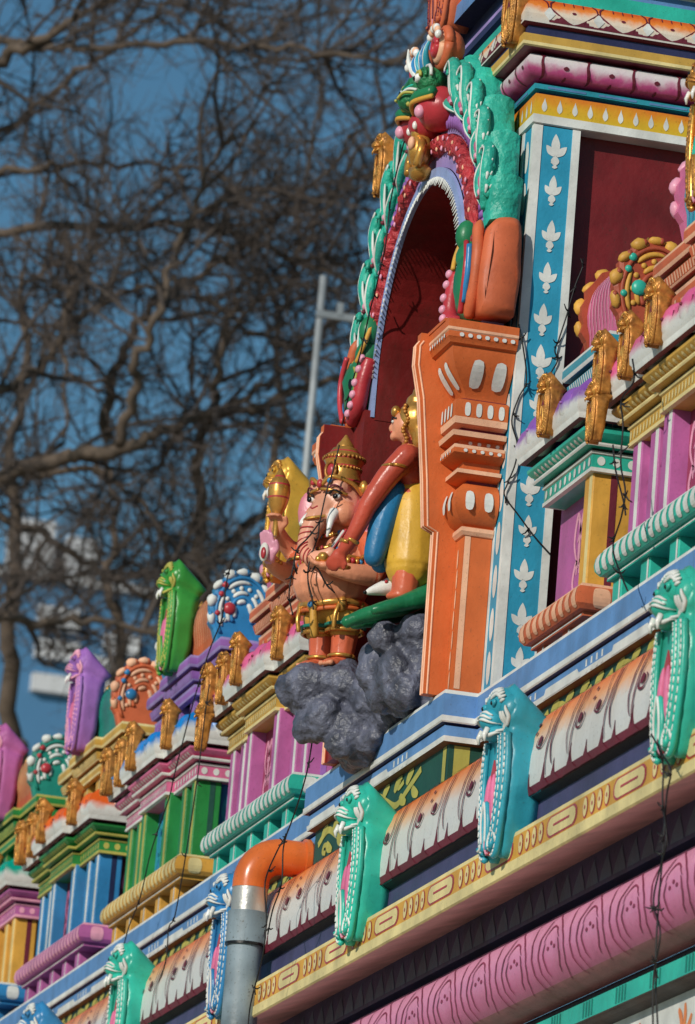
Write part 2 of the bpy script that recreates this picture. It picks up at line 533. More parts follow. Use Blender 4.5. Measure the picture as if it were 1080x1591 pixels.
m.sweep(LINE, [(.148, -.727, CREAM), (.154, -.722, CREAM), (.154, -.692, YELLOW), (.150, -.690, YELLOW), (.150, -.624, CREAM), (.148, -.612, CREAM), (.136, -.604, NAVY),
               (.092, -.60, NAVY2), (.092, -.525, DARK), (.115, -.512, DARK)], closed=False)
m.build('fascia', wall)
KAP = [(.122, -.512), (.128, -.49), (.130, -.45), (.126, -.40), (.114, -.345), (.094, -.292), (.066, -.264), (.034, -.240), (.0, -.228), (-.04, -.224)]
KAPG = grad_paint('orange_fade_paint', [(0, (202, 202, 200)), (.30, (206, 202, 196)), (.52, (226, 168, 122)), (.74, (226, 118, 50)), (1, (216, 94, 30))], -.455, -.225, rough=.3)
m = MB()
m.sweep(LINE, [(o, z, MAROON if z < -.505 else KAPG) for o, z in KAP], closed=False)
m.build('rounded_cornice', wall, smooth=True)
m = MB()
m.sweep(BAY, [(-.036, -.27, DGREEN), (-.036, -.155, DARKB), (-.012, -.152, WHITE), (-.010, -.136, LBLUE), (-.012, -.105, NAVY), (-.016, -.1, NAVY), (0, -.098, WHITE), (.003, -.094, WHITE), (.003, -.078, LBLUE), (0, -.076, LBLUE), (0, -.012, WHITE), (-.004, 0, LBLUE), (-.5, .002, LBLUE)], closed=False)
m.build('blue_ledge', wall)
# back wall behind the row of small shrines
m = MB()
m.box((XA, .30, .002), (-1.55, .8, .58), DNAVY); m.box((.05, .34, .002), (XB, .8, .58), DNAVY)
m.build('recess_wall', wall)
m = MB()
m.box((XA, .28, .582), (-1.55, .8, .93), RED); m.box((.05, .32, .582), (XB, .8, .93), RED)
m.build('recess_wall', wall)

# painted patterns of the wall ------------------------------------------------
def mk_dec(name, f, parent):
    mb = MB(); f(mb); return tag(mb.build(name, parent), kind='stuff')
kr = Run((XA, 0), (XB, 0), KAP)
class Stretch:
    def __init__(s, r, k): s.r = r; s.k = k; s.tl = r.tl; s.len = r.len / k
    def __call__(s, u, t, h=None): return s.r(u * s.k, t, h)
kr0 = kr
def scrolls(mb):
    per = .315; T = kr.tl; K = 1.72; kr_ = Stretch(kr0, K)
    x = 0.05
    while x < kr_.len - .3:
        if -8.6 < x * K + XA < 4:
            j = jit(.006)
            for (dx, wd, th_) in ((-.012, .040, .062), (.078, .044, .075), (.162, .041, .058), (.244, .040, .070)):
                # maroon ground showing between the white lobes
                rows = []
                for i in range(13):
                    u = (i / 12) ** 1.6; kk = wd * (1 - math.sqrt(max(0, 1 - (1 - u) ** 2))) + .0014
                    rows.append((.001 + th_ * u, x + j + dx + .012 * u - kk, x + j + dx + .012 * u + kk))
                fill(mb, kr_, rows, MAROON, .002)
            W = .0052
            def q(*p): stroke(mb, kr_, [(x + j + a, b) for a, b in p], W * random.uniform(.85, 1.25), MAROON, .0042)
            q((.075, .05), (.06, .10), (.062, .17), (.068, .26), (.075, .36), (.082, T - .06))
            q((.085, .028), (.085, .09), (.092, .18), (.10, .28), (.105, .36))
            q((.115, .19), (.10, .15), (.105, .115), (.13, .11), (.14, .135), (.13, .15))
            q((.115, .19), (.115, .25), (.122, .33))
            q((.235, .20), (.245, .155), (.225, .12), (.195, .13), (.195, .155))
            q((.235, .20), (.235, .26), (.245, .35), (.25, .40))
            q((.265, .03), (.262, .09), (.27, .17), (.28, .27), (.29, .38))
            q((.30, .05), (.285, .10), (.287, .16), (.295, .25))
            for a, b in ((.17, .175), (.165, .205)): oval(mb, kr_, x + j + a, b, .006, .006, MAROON, n=5, h=.0042)
            for a, b in ((.117, .137), (.21, .142)): oval(mb, kr_, x + j + a, b, .011, .015, MAROON, n=6, h=.0045)
            for a in (.02, .145, .17, .195, .22):
                q((a + .012, .26 + jit(.02)), (a + .02, .33), (a + .03, T - .09 + jit(.03)))
        x += per
mk_dec('painted_scrolls', scrolls, wall)
fr = Run((XA, 0), (XB, 0), [(.150, -.690), (.150, -.624)])
def fascia_pat(mb):
    x = 0.0; K = 1.5; fr_ = Stretch(fr, K)
    while x < fr_.len - .5:
        if -8.6 < x * K + XA < 4:
            for k in range(4):
                oval(mb, fr_, x + .03 + k * .043, .033, .0165, .029, CRIMSON, n=7, h=.001)
                oval(mb, fr_, x + .03 + k * .043, .034, .0125, .025, CREAM, n=7, h=.002)
                oval(mb, fr_, x + .03 + k * .043, .034, .0035, .006, CRIMSON, n=5, h=.003)
            for (hw, ht, mt, h) in ((.094, .029, CRIMSON, .001), (.086, .0245, CREAM, .002)):
                rows = [(.033 + ht * v, x + .288 - hw * (1 - .22 * abs(v) ** 3), x + .288 + hw * (1 - .22 * abs(v) ** 3)) for v in (-1, -.8, -.5, 0, .5, .8, 1)]
                fill(mb, fr_, rows, mt, h)
            fill(mb, fr_, [(.031, x + .238, x + .335), (.037, x + .24, x + .338)], CRIMSON, .003)
        x += .40
mk_dec('painted_fascia_pattern', fascia_pat, wall)
def dashes(mb):
    for (p, q) in (((XA, 0), (-1.76, 0)), ((-1.76, -.1), (-.09, -.1)), ((-.09, 0), (XB, 0))):
        K = 1.65; r = Stretch(Run(p, q, [(-.012, -.152), (-.010, -.136), (-.012, -.105)]), K)
        x = .02
        while x < r.len - .3:
            if -8.6 < p[0] + x * K < 4:
                fill(mb, r, [(.003, x, x + .22), (.03, x + .015, x + .20)], WHITE)
                for k in range(4):
                    fill(mb, r, [(.003, x + .245 + k * .03, x + .257 + k * .03), (.04, x + .247 + k * .03, x + .255 + k * .03)], WHITE)
            x += .39
mk_dec('painted_dashes', dashes, wall)
def frieze(mb):
    for (p, q) in (((XA, 0), (-1.76, 0)), ((-1.70, -.1), (-.13, -.1)), ((-.09, 0), (XB, 0))):
        K = 1.5; r = Stretch(Run(p, q, [(-.036, -.262), (-.036, -.157)]), K)
        x = .02
        while x < r.len - .42:
            if -8.6 < p[0] + x * K < 4:
                stroke(mb, r, [(x, .055), (x + .08, .085), (x + .16, .05), (x + .24, .02), (x + .33, .05), (x + .42, .085)], .022, OLIVE, .002, taper=False)
                for k in range(8):
                    a = x + .03 + k * .047; dn = -1 if k % 2 else 1
                    stroke(mb, r, [(a, .055 + .01 * dn), (a + .018, .055 + .03 * dn), (a + .05, .055 + .045 * dn)], .028, OLIVE, .0025)
                stroke(mb, r, [(x + .10, .03), (x + .06, .04), (x + .05, .02), (x + .075, .012)], .016, OLIVE, .003, taper=False)
                stroke(mb, r, [(x + .29, .08), (x + .25, .07), (x + .25, .095), (x + .275, .1)], .016, OLIVE, .003, taper=False)
            x += .41
    r = Run((-.135, -.1), (-.09, -.1), [(-.036, -.262), (-.036, -.157)])
    fill(mb, r, [(0, -.012, -.05), (.105, -.012, -.05)], OLIVE)
    r = Run((-.09, -.1), (-.09, 0), [(-.036, -.262), (-.036, -.158)])
    fill(mb, r, [(0, .052, .1), (.104, .052, .1)], OLIVE)
mk_dec('painted_vine', frieze, wall)
pr = Run((XA, 0), (XB, 0), PINK_PROF)
MAROON2 = paint('rose_brown_paint', (138, 52, 84))
def arches(mb):
    x = 0.; K = 1.95; pr_ = Stretch(pr, K)
    while x < pr_.len - .3:
        if -3.5 < x * K + XA < 4:
            W = .005; T = pr.tl
            def q(*p): stroke(mb, pr_, [(x + a, b * .80) for a, b in p], W, MAROON2, .0025)
            q((.02, .08), (0, .16), (-.004, .26), (.0, T * 1.25 - .045))
            q((.045, .09), (.03, .17), (.033, .25), (.06, .31), (.09, .35))
            q((.135, .09), (.15, .17), (.147, .25), (.12, .31), (.09, .35))
            q((.065, .13), (.052, .20), (.06, .25)); q((.115, .13), (.128, .20), (.12, .25))
            q((.055, .25), (.07, .285), (.09, .30), (.11, .285), (.125, .25))
            for a, b in ((.09, .24), (.075, .225), (.105, .225)): oval(mb, pr_, x + a, b * .8, .005, .006, MAROON2, n=5, h=.002)
            rows = [(T - .05, x - .03, x + .03), (T - .02, x - .012, x + .012), (T - .004, x - .001, x + .001)]
            fill(mb, pr_, rows, PURPLE, .0015)
        x += .185
mk_dec('painted_arches', arches, wall)
tr = Run((XA, 0), (XB, 0), [(-.055, -.76), (-.055, -.66)])
def tris(mb):
    x = 0.
    while x < XB - XA - .3:
        if -3.5 < x + XA < 4:
            rows = [(.012, x, x + .115), (.04, x + .015, x + .1), (.07, x + .05, x + .075), (.085, x + .072, x + .074)]
            fill(mb, tr, rows, paint('slate_teal_paint', (80, 100, 124)), .0015)
        x += .125
mk_dec('painted_points', tris, wall)
st = Run((XA, 0), (XB, 0), [(-.07, -1.108), (-.07, -1.058)])
def ticks(mb):
    x = 0.
    while x < XB - XA - .3:
        if -1.5 < x + XA < 4:
            for k in range(4):
                fill(mb, st, [(0.005, x + k * .026, x + .012 + k * .026), (.048, x + k * .026, x + .012 + k * .026)], DTEAL)
        x += .3
mk_dec('painted_ticks', ticks, wall)
fl = Run((XA, 0), (XB, 0), [(-.13, -1.80), (-.13, -1.122)])
def flowers(mb):
    OR = paint('wash_orange_paint', (228, 128, 60)); YE = paint('wash_yellow_paint', (222, 190, 70))
    x = 0.
    while x < XB - XA - .3:
        if -.5 < x + XA < 4.5:
            for cx, cy, rr in ((.12, .56, .09), (.30, .46, .07), (.12, .33, .08)):
                for k in range(9):
                    a = 2 * PI * k / 9 + jit(.1)
                    stroke(mb, fl, [(x + cx + .02 * math.cos(a), cy + .02 * math.sin(a)), (x + cx + rr * .6 * math.cos(a - .2), cy + rr * .6 * math.sin(a - .2)), (x + cx + rr * math.cos(a), cy + rr * math.sin(a))], .022, OR, .0015)
                oval(mb, fl, x + cx, cy, .018, .02, YE, n=6, h=.003)
            for k in range(4):
                stroke(mb, fl, [(x + .05 + k * .09, .60), (x + .08 + k * .09, .5), (x + .04 + k * .09, .42), (x + .07 + k * .09, .3)], .018, YE, .0012)
        x += .40
mk_dec('painted_flowers', flowers, wall)

# ================================================================== TOWER BEHIND THE NICHE
tower = thing('temple_tower', 'red walled temple tower with blue lotus pilaster and stacked painted cornices', 'tower')
TP = [(-1.5, 1.4), (-1.5, .02), (0, .02), (0, 1.4)]
for x0, x1, y0 in ((-.235, -.055, .10), (-1.46, -1.368, .10), (-1.367, -.236, .50)):
    m = MB(); m.box((x0, y0, .002), (x1, 1.4, 1.80), RED); m.build('red_wall', tower)
# corner pilasters
def pilaster(x0, x1, y0, y1, z1, near):
    m = MB(); m.box((x0, y0, .002), (x1, y1, z1), PILBLUE)
    p = m.build('blue_pilaster', tower, bevel=.004)
    m = MB()
    e = .0025
    for (ya, yb) in ((y0 - e, y0 + .026), (y1 - .022, y1 + e)):
        m.box((x1 - .004, ya, .003), (x1 + e, yb, z1 - .001), WHITE)
    m.box((x0 - e, y0 - e, .003), (x0 + .022, y0 + .004, z1 - .001), WHITE)
    m.box((x1 - .020, y0 - e, .003), (x1 - .0042, y0 + .004, z1 - .001), WHITE)
    m.build('white_edging', p)
    f = Flat((x1, (y0 + y1) / 2, 0), (0, 1, 0), (0, 0, 1), (1, 0, 0), .0012)
    for k in range(13):
        z = z1 - .075 - k * .1315 + jit(.006)
        if z < .05: continue
        m = MB(); a = jit(.003); sc = random.uniform(.92, 1.08)
        def pet(s0, t0, s1, t1, wd, h):
            P = []
            d = Vector((s1 - s0, t1 - t0)); L = d.length; d.normalize(); n_ = Vector((-d.y, d.x))
            b = len(m.v); N = 8
            for i in range(N + 1):
                u = i / N; kk = wd * (math.sin(PI * min(1, u * .94 + .06)) ** .75) * (.75 + .5 * (1 - abs(u - .45)))
                c = Vector((s0, t0)) + d * L * u
                m.v.append(f(a + (c.x + n_.x * kk) * sc, z + (c.y + n_.y * kk) * sc, h)); m.v.append(f(a + (c.x - n_.x * kk) * sc, z + (c.y - n_.y * kk) * sc, h))
            for i in range(N): m.face([b + 2 * i, b + 2 * i + 1, b + 2 * i + 3, b + 2 * i + 2], WHITE)
        pet(0, -.012, jit(.003), .052, .0105, .0016)
        pet(-.004, -.014, -.028 + jit(.003), .016, .0085, .0013); pet(.004, -.014, .030 + jit(.003), .018, .0085, .0019)
        pet(0, -.042, 0, -.012, .010, .0022); pet(-.012, -.034, .012, -.032, .0045, .0025); pet(-.008, -.047, .008, -.045, .004, .0028)
        m.build('painted_lotus', p)
    f2 = Flat(((x0 + x1) / 2, y0, 0), (1, 0, 0), (0, 0, 1), (0, -1, 0), .0012)
    m = MB()
    for k in range(13):
        z = z1 - .09 - k * .1315
        if z > .06: oval(m, f2, 0, z, .022, .05, WHITE, n=8)
    tag(m.build('painted_marks', p), kind='stuff')
pilaster(-.12, 0, .02, .162, 1.74, True)
m = MB(); m.box((-1.5, .02, .002), (-1.38, .16, 1.74), PILBLUE); m.build('blue_pilaster', tower)
# entablature rings
def ring(name, prof, **k):
    m = MB(); m.sweep(TP, prof, cap_top=prof[-1][2], cap_bot=prof[0][2]); return m.build(name, tower, **k)
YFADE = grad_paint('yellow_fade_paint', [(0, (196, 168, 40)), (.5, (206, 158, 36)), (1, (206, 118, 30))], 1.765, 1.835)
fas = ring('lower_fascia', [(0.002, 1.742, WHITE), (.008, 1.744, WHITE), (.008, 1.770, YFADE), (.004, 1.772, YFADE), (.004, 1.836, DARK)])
bb = ring('blue_bead', [(-.01, 1.837, DNAVY), (-.01, 1.846, TURQ), (.008, 1.85, TURQ), (.012, 1.864, NAVY), (-.005, 1.868, DNAVY), (-.005, 1.874, DNAVY)])
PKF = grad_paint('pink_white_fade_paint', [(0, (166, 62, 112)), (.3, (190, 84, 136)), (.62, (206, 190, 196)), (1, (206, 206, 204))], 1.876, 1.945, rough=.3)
PKP = [(.004, 1.875), (.03, 1.882), (.046, 1.897), (.052, 1.915), (.050, 1.932), (.038, 1.946), (.02, 1.95)]
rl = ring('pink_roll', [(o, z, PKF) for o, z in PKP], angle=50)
gc = ring('gold_cornice', [(.0, 1.951, MAROON), (.0, 1.956, MAROON), (.068, 1.958, CREAM), (.074, 1.962, CREAM), (.074, 1.972, GOLDY), (.074, 1.996, GOLDY)])
nb = ring('navy_band', [(.058, 1.997, NAVY), (.058, 2.026, NAVY)])
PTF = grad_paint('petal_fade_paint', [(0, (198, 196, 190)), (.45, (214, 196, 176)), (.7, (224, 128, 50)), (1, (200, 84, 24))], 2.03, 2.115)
PTP = [(.066, 2.027), (.076, 2.033), (.078, 2.06), (.070, 2.09), (.052, 2.115)]
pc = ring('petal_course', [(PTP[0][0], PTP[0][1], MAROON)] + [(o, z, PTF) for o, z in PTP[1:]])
tl = ring('teal_step', [(.03, 2.116, TEAL), (.034, 2.12, TEAL), (.034, 2.165, DTEAL), (.0, 2.17, NAVY)])
ring('upper_band', [(-.03, 2.171, LBLUE), (-.03, 2.215, WHITE), (-.03, 2.222, NAVY), (.01, 2.226, NAVY), (.01, 2.25, LAV), (.01, 2.262, NAVY), (-.06, 2.268, DNAVY), (-.06, 2.40, DNAVY), (-.0, 2.405, LBLUE), (.0, 2.46, LAV), (-.02, 2.48, DNAVY), (-.06, 2.5, DNAVY), (-.06, 2.9, DNAVY)])
EDG = [((-1.5, .02), (0, .02)), ((0, .02), (0, 1.4))]
def mk_dec_edges(name, parent, prof, fn):
    mb = MB()
    for k, (p, q) in enumerate(EDG): fn(mb, Run(p, q, prof), k)
    return tag(mb.build(name, parent), kind='stuff')
def f1(mb, r, k):
    x = .025
    while x < r.len - .02:
        drop(mb, r, x, .052, .008, .0085, WHITE); x += .048
mk_dec_edges('painted_drops', fas, [(.004, 1.772), (.004, 1.836)], f1)
def f2(mb, r, k):
    x = .0
    while x < r.len:
        stroke(mb, r, [(x, 0.01), (x + .004, .03), (x, .055), (x - .004, .075), (x + .002, .1)], .009, MAROON, .002)
        oval(mb, r, x + .072, .062, .009, .006, MAROON, n=6, h=.002)
        fill(mb, r, [(r.tl - .004, x - .03, x + .03), (r.tl - .02, x - .012, x + .012), (r.tl - .03, x - .004, x + .004)], MAROON, .0024)
        if k: stroke(mb, r, [(x + .07, .012), (x + .074, .035)], .008, MAROON, .002)
        x += .143
mk_dec_edges('painted_petals', rl, PKP, f2)
def f3(mb, r, k):
    x = .0; T = r.tl; P_ = .155
    while x < r.len:
        # maroon field below the petals, white lozenges between
        rows = []
        for i in range(11):
            u = i / 10; s_ = (u - .5) * 2
            rows.append((x + P_ * u, .052 * abs(s_) ** 1.4))
        b = len(mb.v)
        for sx, t in rows: mb.v += [r(sx, 0.006, .0012), r(sx, .008 + t, .0012)]
        for i in range(10): mb.face([b + 2 * i, b + 2 * i + 2, b + 2 * i + 3, b + 2 * i + 1], MAROON)
        fill(mb, r, [(.012, x - .002, x + .002), (.03, x - .018, x + .018), (.052, x - .003, x + .003)], WHITE, .0025)
        stroke(mb, r, [(x + .004, .05), (x + .006, .075), (x + .02, T)], .005, MAROON, .002); stroke(mb, r, [(x - .004, .05), (x - .006, .075), (x - .02, T)], .005, MAROON, .002)
        oval(mb, r, x + P_ / 2, .045, .007, .004, MAROON, n=6, h=.002)
        for d in (-.03, 0, .03): stroke(mb, r, [(x + P_ / 2 + d, .07), (x + P_ / 2 + d, T - .002)], .0035, MAROON, .0018)
        x += P_
mk_dec_edges('painted_petals', pc, PTP[1:], f3)
def f4(mb, r, k):
    x = .03
    while x < r.len - .1:
        fill(mb, r, [(.004, x, x + .12), (.010, x, x + .12)], LBLUE); x += .16
mk_dec_edges('painted_dashes', bb, [(.008, 1.85), (.012, 1.864)], f4)

# ================================================================== NICHE
niche = thing('arched_niche', 'orange pilastered shrine niche with ornate teal and red arch', 'niche')
XN, XF = -.20, -1.42          # near and far side boards
NI = paint('niche_red_paint', (116, 18, 18), rough=.42, var=.3, bscale=26, bump=.7, scale=5, dirt=.4)
ARC_C = (-.74, 1.22); RIN = .5
m = MB()
m.box((XF + .054, .48, .003), (XN - .036, .497, 1.80), NI)
m.build('back_wall', niche)
BO = [(.03, .003), (-.135, .003), (-.140, .495), (-.172, .51), (-.185, .65), (-.215, .9), (-.238, 1.0), (-.238, 1.06), (-.228, 1.075), (-.228, 1.10), (.03, 1.10)]
for nm, x0, x1 in (('side_board', XN - .04, XN), ('side_board', XF, XF + .04)):
    m = MB()
    m.extrude([(a, b) for a, b in BO], lambda a, b, d: (d, a, b), x1, x0, ORANGE if x1 == XN else NI, side=ORANGE)
    b_ = m.build(nm, niche)
    m = MB()
    path = [(a, b) for a, b in BO[1:9]]
    for xx in (x0 + .010, x1 - .010):
        m.tube([(xx, a - .001, b) for a, b in path], .0035, PALEO, n=6)
    if x1 == XN: m.tube([(x1, a + .010, b) for a, b in path], .0035, PALEO, n=6)
    m.build('edge_line', b_)
# inner side wall on the far side
m = MB(); m.box((XF + .041, -.13, .003), (-1.2455, .479, 1.13), NI); m.build('inner_wall', niche)
m = MB(); m.box((XN - .0395, .02, .003), (XN - .037, .479, 1.13), NI); m.build('inner_wall', niche)
# vault of the niche
m = MB(); N = 28
def arc_pts(r, y, a0=0, a1=PI, n=N, legs=1.10):
    P = [(ARC_C[0] + r * math.cos(a0 + (a1 - a0) * i / n), y, ARC_C[1] + r * math.sin(a0 + (a1 - a0) * i / n) * 1.03) for i in range(n + 1)]
    if legs: P = [(P[0][0], y, legs)] + P + [(P[-1][0], y, legs)]
    return P
for r0, r1, ya, yb, mt in ((.503, .503, -.10, .479, NI),):
    A = arc_pts(r0, ya); B = arc_pts(r1, yb)
    for i in range(len(A) - 1): m.quad([A[i], B[i], B[i + 1], A[i + 1]], mt)
m.build('vault', niche, smooth=True)
# pilaster with capital on the near side, and its twin on the far side
PH = [(.006, .0, ORANGE), (.006, .475, PALEO), (.012, .476, PALEO), (.020, .486, PALEO), (.020, .498, ORANGE), (.010, .503, ORANGE), (.030, .515, ORANGE), (.050, .54, ORANGE), (.058, .57, ORANGE), (.050, .60, ORANGE), (.028, .625, ORANGE), (.012, .632, MAROON),
      (.012, .640, ORANGE), (.045, .646, ORANGE), (.055, .652, PALEO), (.055, .664, ORANGE), (.030, .668, ORANGE), (.034, .690, ORANGE), (.060, .70, ORANGE), (.075, .708, ORANGE), (.075, .722, PALEO), (.075, .732, ORANGE), (.050, .736, ORANGE), (.052, .752, ORANGE), (.082, .757, PALEO), (.086, .772, ORANGE),
      (.060, .776, MAROON), (.055, .788, PALEO), (.080, .795, PALEO), (.083, .815, ORANGE), (.083, .866, ORANGE), (.07, .872, MAROON), (.045, .882, ORANGE), (.05, .90, ORANGE), (.075, .93, ORANGE), (.100, .965, ORANGE), (.112, 1.0, ORANGE), (.114, 1.022, ORANGE),
      (.126, 1.026, ORANGE), (.132, 1.040, ORANGE), (.134, 1.042, ORANGE), (.134, 1.058, PALEO), (.138, 1.062, PALEO), (.138, 1.070, ORANGE), (.138, 1.094, ORANGE)]
def niche_pil(xa, xb, nm):
    near = xb > -1
    plan = [(xa, -.064), (xb, -.064), (xb, .016)] if near else [(xa, .016), (xa, -.064), (xb, -.064)]
    m = MB(); m.sweep(plan, [(o, max(z, .003), mt) for o, z, mt in PH], closed=False)
    m.box((min(xa, xb) - (0 if near else .137), -.2005, 1.085), (xb + (.137 if near else 0), .016, 1.0935), ORANGE)
    p = m.build(nm, niche, angle=35)
    plan = [None] + plan if near else plan
    for (a, b) in (((plan[1], plan[2]), (plan[2], plan[3])) if near else ((plan[1], plan[2]),)):
        m = MB()
        def row(prof, sp, rs, rt, pw=.7, o=0.0):
            r = Run(a, b, prof); e0, e1 = (-o * .9, r.len - .004) if (near and a[0] == b[0]) else ((.004, r.len + o * .9) if near else (-o * .9, r.len - .004))
            n_ = max(1, int((e1 - e0) / sp))
            for k in range(n_): oval(m, r, e0 + (k + .5) * (e1 - e0) / n_, r.tl * .5, rs, rt, WHITE, n=7, h=.0016, pw=pw)
        row([(.058, .535), (.061, .57), (.052, .605)], .042, .014, .030, .5, .045)
        row([(.084, .812), (.084, .866)], .03, .009, .021, .5, .07)
        row([(.077, .708), (.077, .722)], .024, .006, .005, .6, .06)
        row([(.052, .736), (.054, .752)], .024, .006, .005, .6, .04)
        row([(.136, 1.040), (.136, 1.058)], .026, .007, .006, .6, .12)
        row([(.053, .9), (.078, .93), (.103, .965), (.114, 1.0)], .056, .019, .046, .4, .07)
        tag(m.build('painted_ovals', p), kind='stuff')
    m = MB()
    f = Flat((xb + .006, 0, 0), (0, 1, 0), (0, 0, 1), (1, 0, 0), .0015)
    fill(m, f, [(.01, -.068, -.050), (.474, -.068, -.050)], PALEO)
    f = Flat((0, -.07, 0), (1, 0, 0), (0, 0, 1), (0, -1, 0), .0015)
    for k in range(7): oval(m, f, xa + .035 + jit(.004), .04 + k * .062, .007, .03, PALEO, n=5)
    tag(m.build('painted_edge', p), kind='stuff')
niche_pil(XN + .001, -.12, 'pilaster')
niche_pil(-1.50, XF - .001, 'pilaster')
for (x0, x1) in ((XN - .06, -.02), (XF - .06, XF + .035)):
    m = MB(); m.box((x0, -.205, 1.0945), (x1, .015, 1.104), ORANGE); m.build('arch_seat', niche)

# ================================================================== SMALL SHRINES OF THE PARAPET
CUSH = [(.050, .588), (.066, .590), (.070, .604), (.070, .607), (.076, .615), (.078, .645), (.066, .685), (.036, .715), (-.02, .728)]
def shrine(c, label, K, hw=.61, sh=.23, z=None, main=True, dz=0.0, mould_hw=None, roof=True, rdz=0.0, rsx=1.0):
    """K: colours  base, base_dots, rail, pil, pil_edge, panel, motif, cap, cap_line, cush, beam, beam_line, vault, vault_line, disc, disc_line, gem"""
    t = thing('miniature_shrine', label, 'shrine', (c, .026, 0), group='small shrines along the parapet')
    yf = .0
    mh = mould_hw or hw + .02
    # plinth posts
    x = -mh + .05
    while x < mh - .04:
        m = MB(); m.box((x - .04, .012, .003), (x + .04, .10, .088 + dz), K['rail'], .004)
        m.quad([(x + .022, .0108, .004), (x + .036, .0108, .004), (x + .036, .0108, .086 + dz), (x + .022, .0108, .086 + dz)], WHITE)
        m.build('plinth_post', t); x += .255
    m = MB(); m.box((-mh + .02, .07, .003), (mh - .02, .2, .085 + dz), MAROON); m.build('plinth_back', t)
    m = MB(); m.box((-mh - .0, -.002, .0885 + dz), (mh, .24, .100 + dz), K['rail'])
    m.quad([(-mh + .01, -.0032, .092 + dz), (mh - .01, -.0032, .092 + dz), (mh - .01, -.0032, .0965 + dz), (-mh + .01, -.0032, .0965 + dz)], WHITE)
    m.build('plinth_rail', t)
    # base moulding
    BP = [(.0, .1005 + dz), (.018, .104 + dz), (.030, .118 + dz), (.033, .136 + dz), (.030, .155 + dz), (.022, .168 + dz), (.016, .170 + dz), (.014, .178 + dz), (-.02, .180 + dz)]
    pl = [(-mh, .24), (-mh, yf), (mh, yf), (mh, .24)]
    m = MB(); m.sweep(pl, [(o, zz, K['base'] if zz < .1695 + dz else K['base_dots']) for o, zz in BP], cap_top=K['base'])
    bm = m.build('base_moulding', t, angle=30)
    m = MB()
    for (a, b, sp) in ((pl[1], pl[2], .058), (pl[2], pl[3], .06)):
        r = Run(a, b, BP[1:6]); n_ = int(r.len / sp)
        for k in range(n_ + (1 if a == pl[1] else 0)):
            wd = .019 if a == pl[1] else (.026 if k % 2 == 0 else .010)
            oval(m, r, (k + .5) * r.len / n_ if a != pl[1] else k * r.len / n_, r.tl * .52, wd, r.tl * .43, K['base_dots'], n=8, pw=.42, h=.0014)
    tag(m.build('painted_ovals', bm), kind='stuff')
    zb, zt = .182 + dz, .468 + dz * .2
    # body
    m = MB(); m.box((-hw + (.05 if main else -.03), .062, .181 + dz), (hw - .05, .32, .50), K['panel']); m.build('body_wall', t)
    m = MB()
    f = Flat((0, .062, 0), (1, 0, 0), (0, 0, 1), (0, -1, 0))
    g = Flat((hw - .05, 0, 0), (0, 1, 0), (0, 0, 1), (1, 0, 0))
    for (fm, cx) in [(f, v) for v in ((-.47, -.30, -.09, .09, .30, .47) if main else (-.18, -.05, .06))] + [(g, .2)]:
        if abs(cx) > hw - .08 and fm is f: continue
        h = zt - zb
        for sg in (-1, 1):
            stroke(m, fm, [(cx + sg * .008, zb + .01), (cx + sg * .045, zb + h * .25), (cx + sg * .02, zb + h * .42), (cx + sg * .012, zb + h * .30)], .017, K['motif'])
            stroke(m, fm, [(cx, zb + h * .36), (cx + sg * .05, zb + h * .6), (cx + sg * .03, zb + h * .85), (cx, zb + h * .7), (cx + sg * .02, zb + h * .6)], .017, K['motif'])
        oval(m, fm, cx, zb + h * .52, .012, h * .12, K['motif'])
    tag(m.build('painted_curls', t), kind='stuff')
    xs = [(-hw + .06, .035), (-sh + .03, .012), (sh - .03, .012), (hw - .06, .035)] if main else [(hw - .055, .01)]
    if main: xs += [(-hw + .22, .035), (hw - .22, .035)]
    for (x, yo) in xs:
        m = MB(); w_ = .04
        m.box((x - w_, yf + yo, zb), (x + w_, .13, zt + .01), K['pil'])
        p = m.build('pilaster', t, bevel=.004)
        m = MB(); e = .0015
        m.box((x + w_ - .030, yf + yo - e, zb + .001), (x + w_ - .004, yf + yo + .004, zt), K['pil_edge'])
        m.box((x + w_ - .004, yf + yo + .052, zb + .001), (x + w_ + e, yf + yo + .072, zt), K.get('pil_line', K['pil_edge']))
        m.build('painted_stripe', p)
    # capital
    d = .03
    plan = [(-hw, .30), (-hw, yf + d), (-sh, yf + d), (-sh, yf), (sh, yf), (sh, yf + d), (hw, yf + d), (hw, .30)] if main else [(-hw, .30), (-hw, yf), (hw, yf), (hw, .30)]
    zc = zt
    cl, cb = K['cap_line'], K['cap']
    CP = [(-.01, zc, cl), (.004, zc + .001, cl), (.004, zc + .012, cb), (.001, zc + .013, cb), (.001, zc + .05, cl), (.006, zc + .052, cl), (.008, zc + .058, cb), (.004, zc + .06, DARK), (.004, zc + .066, cb),
          (.028, zc + .068, cl), (.031, zc + .073, cl), (.031, zc + .078, cb), (.015, zc + .081, cb), (.035, zc + .092, cb), (.045, zc + .103, cb), (.046, zc + .112, cb), (.02, .587, MAROON)]
    m = MB(); m.sweep(plan, CP, cap_top=cb, cap_bot=cb)
    cp = m.build('capital', t, angle=30)
    m = MB()
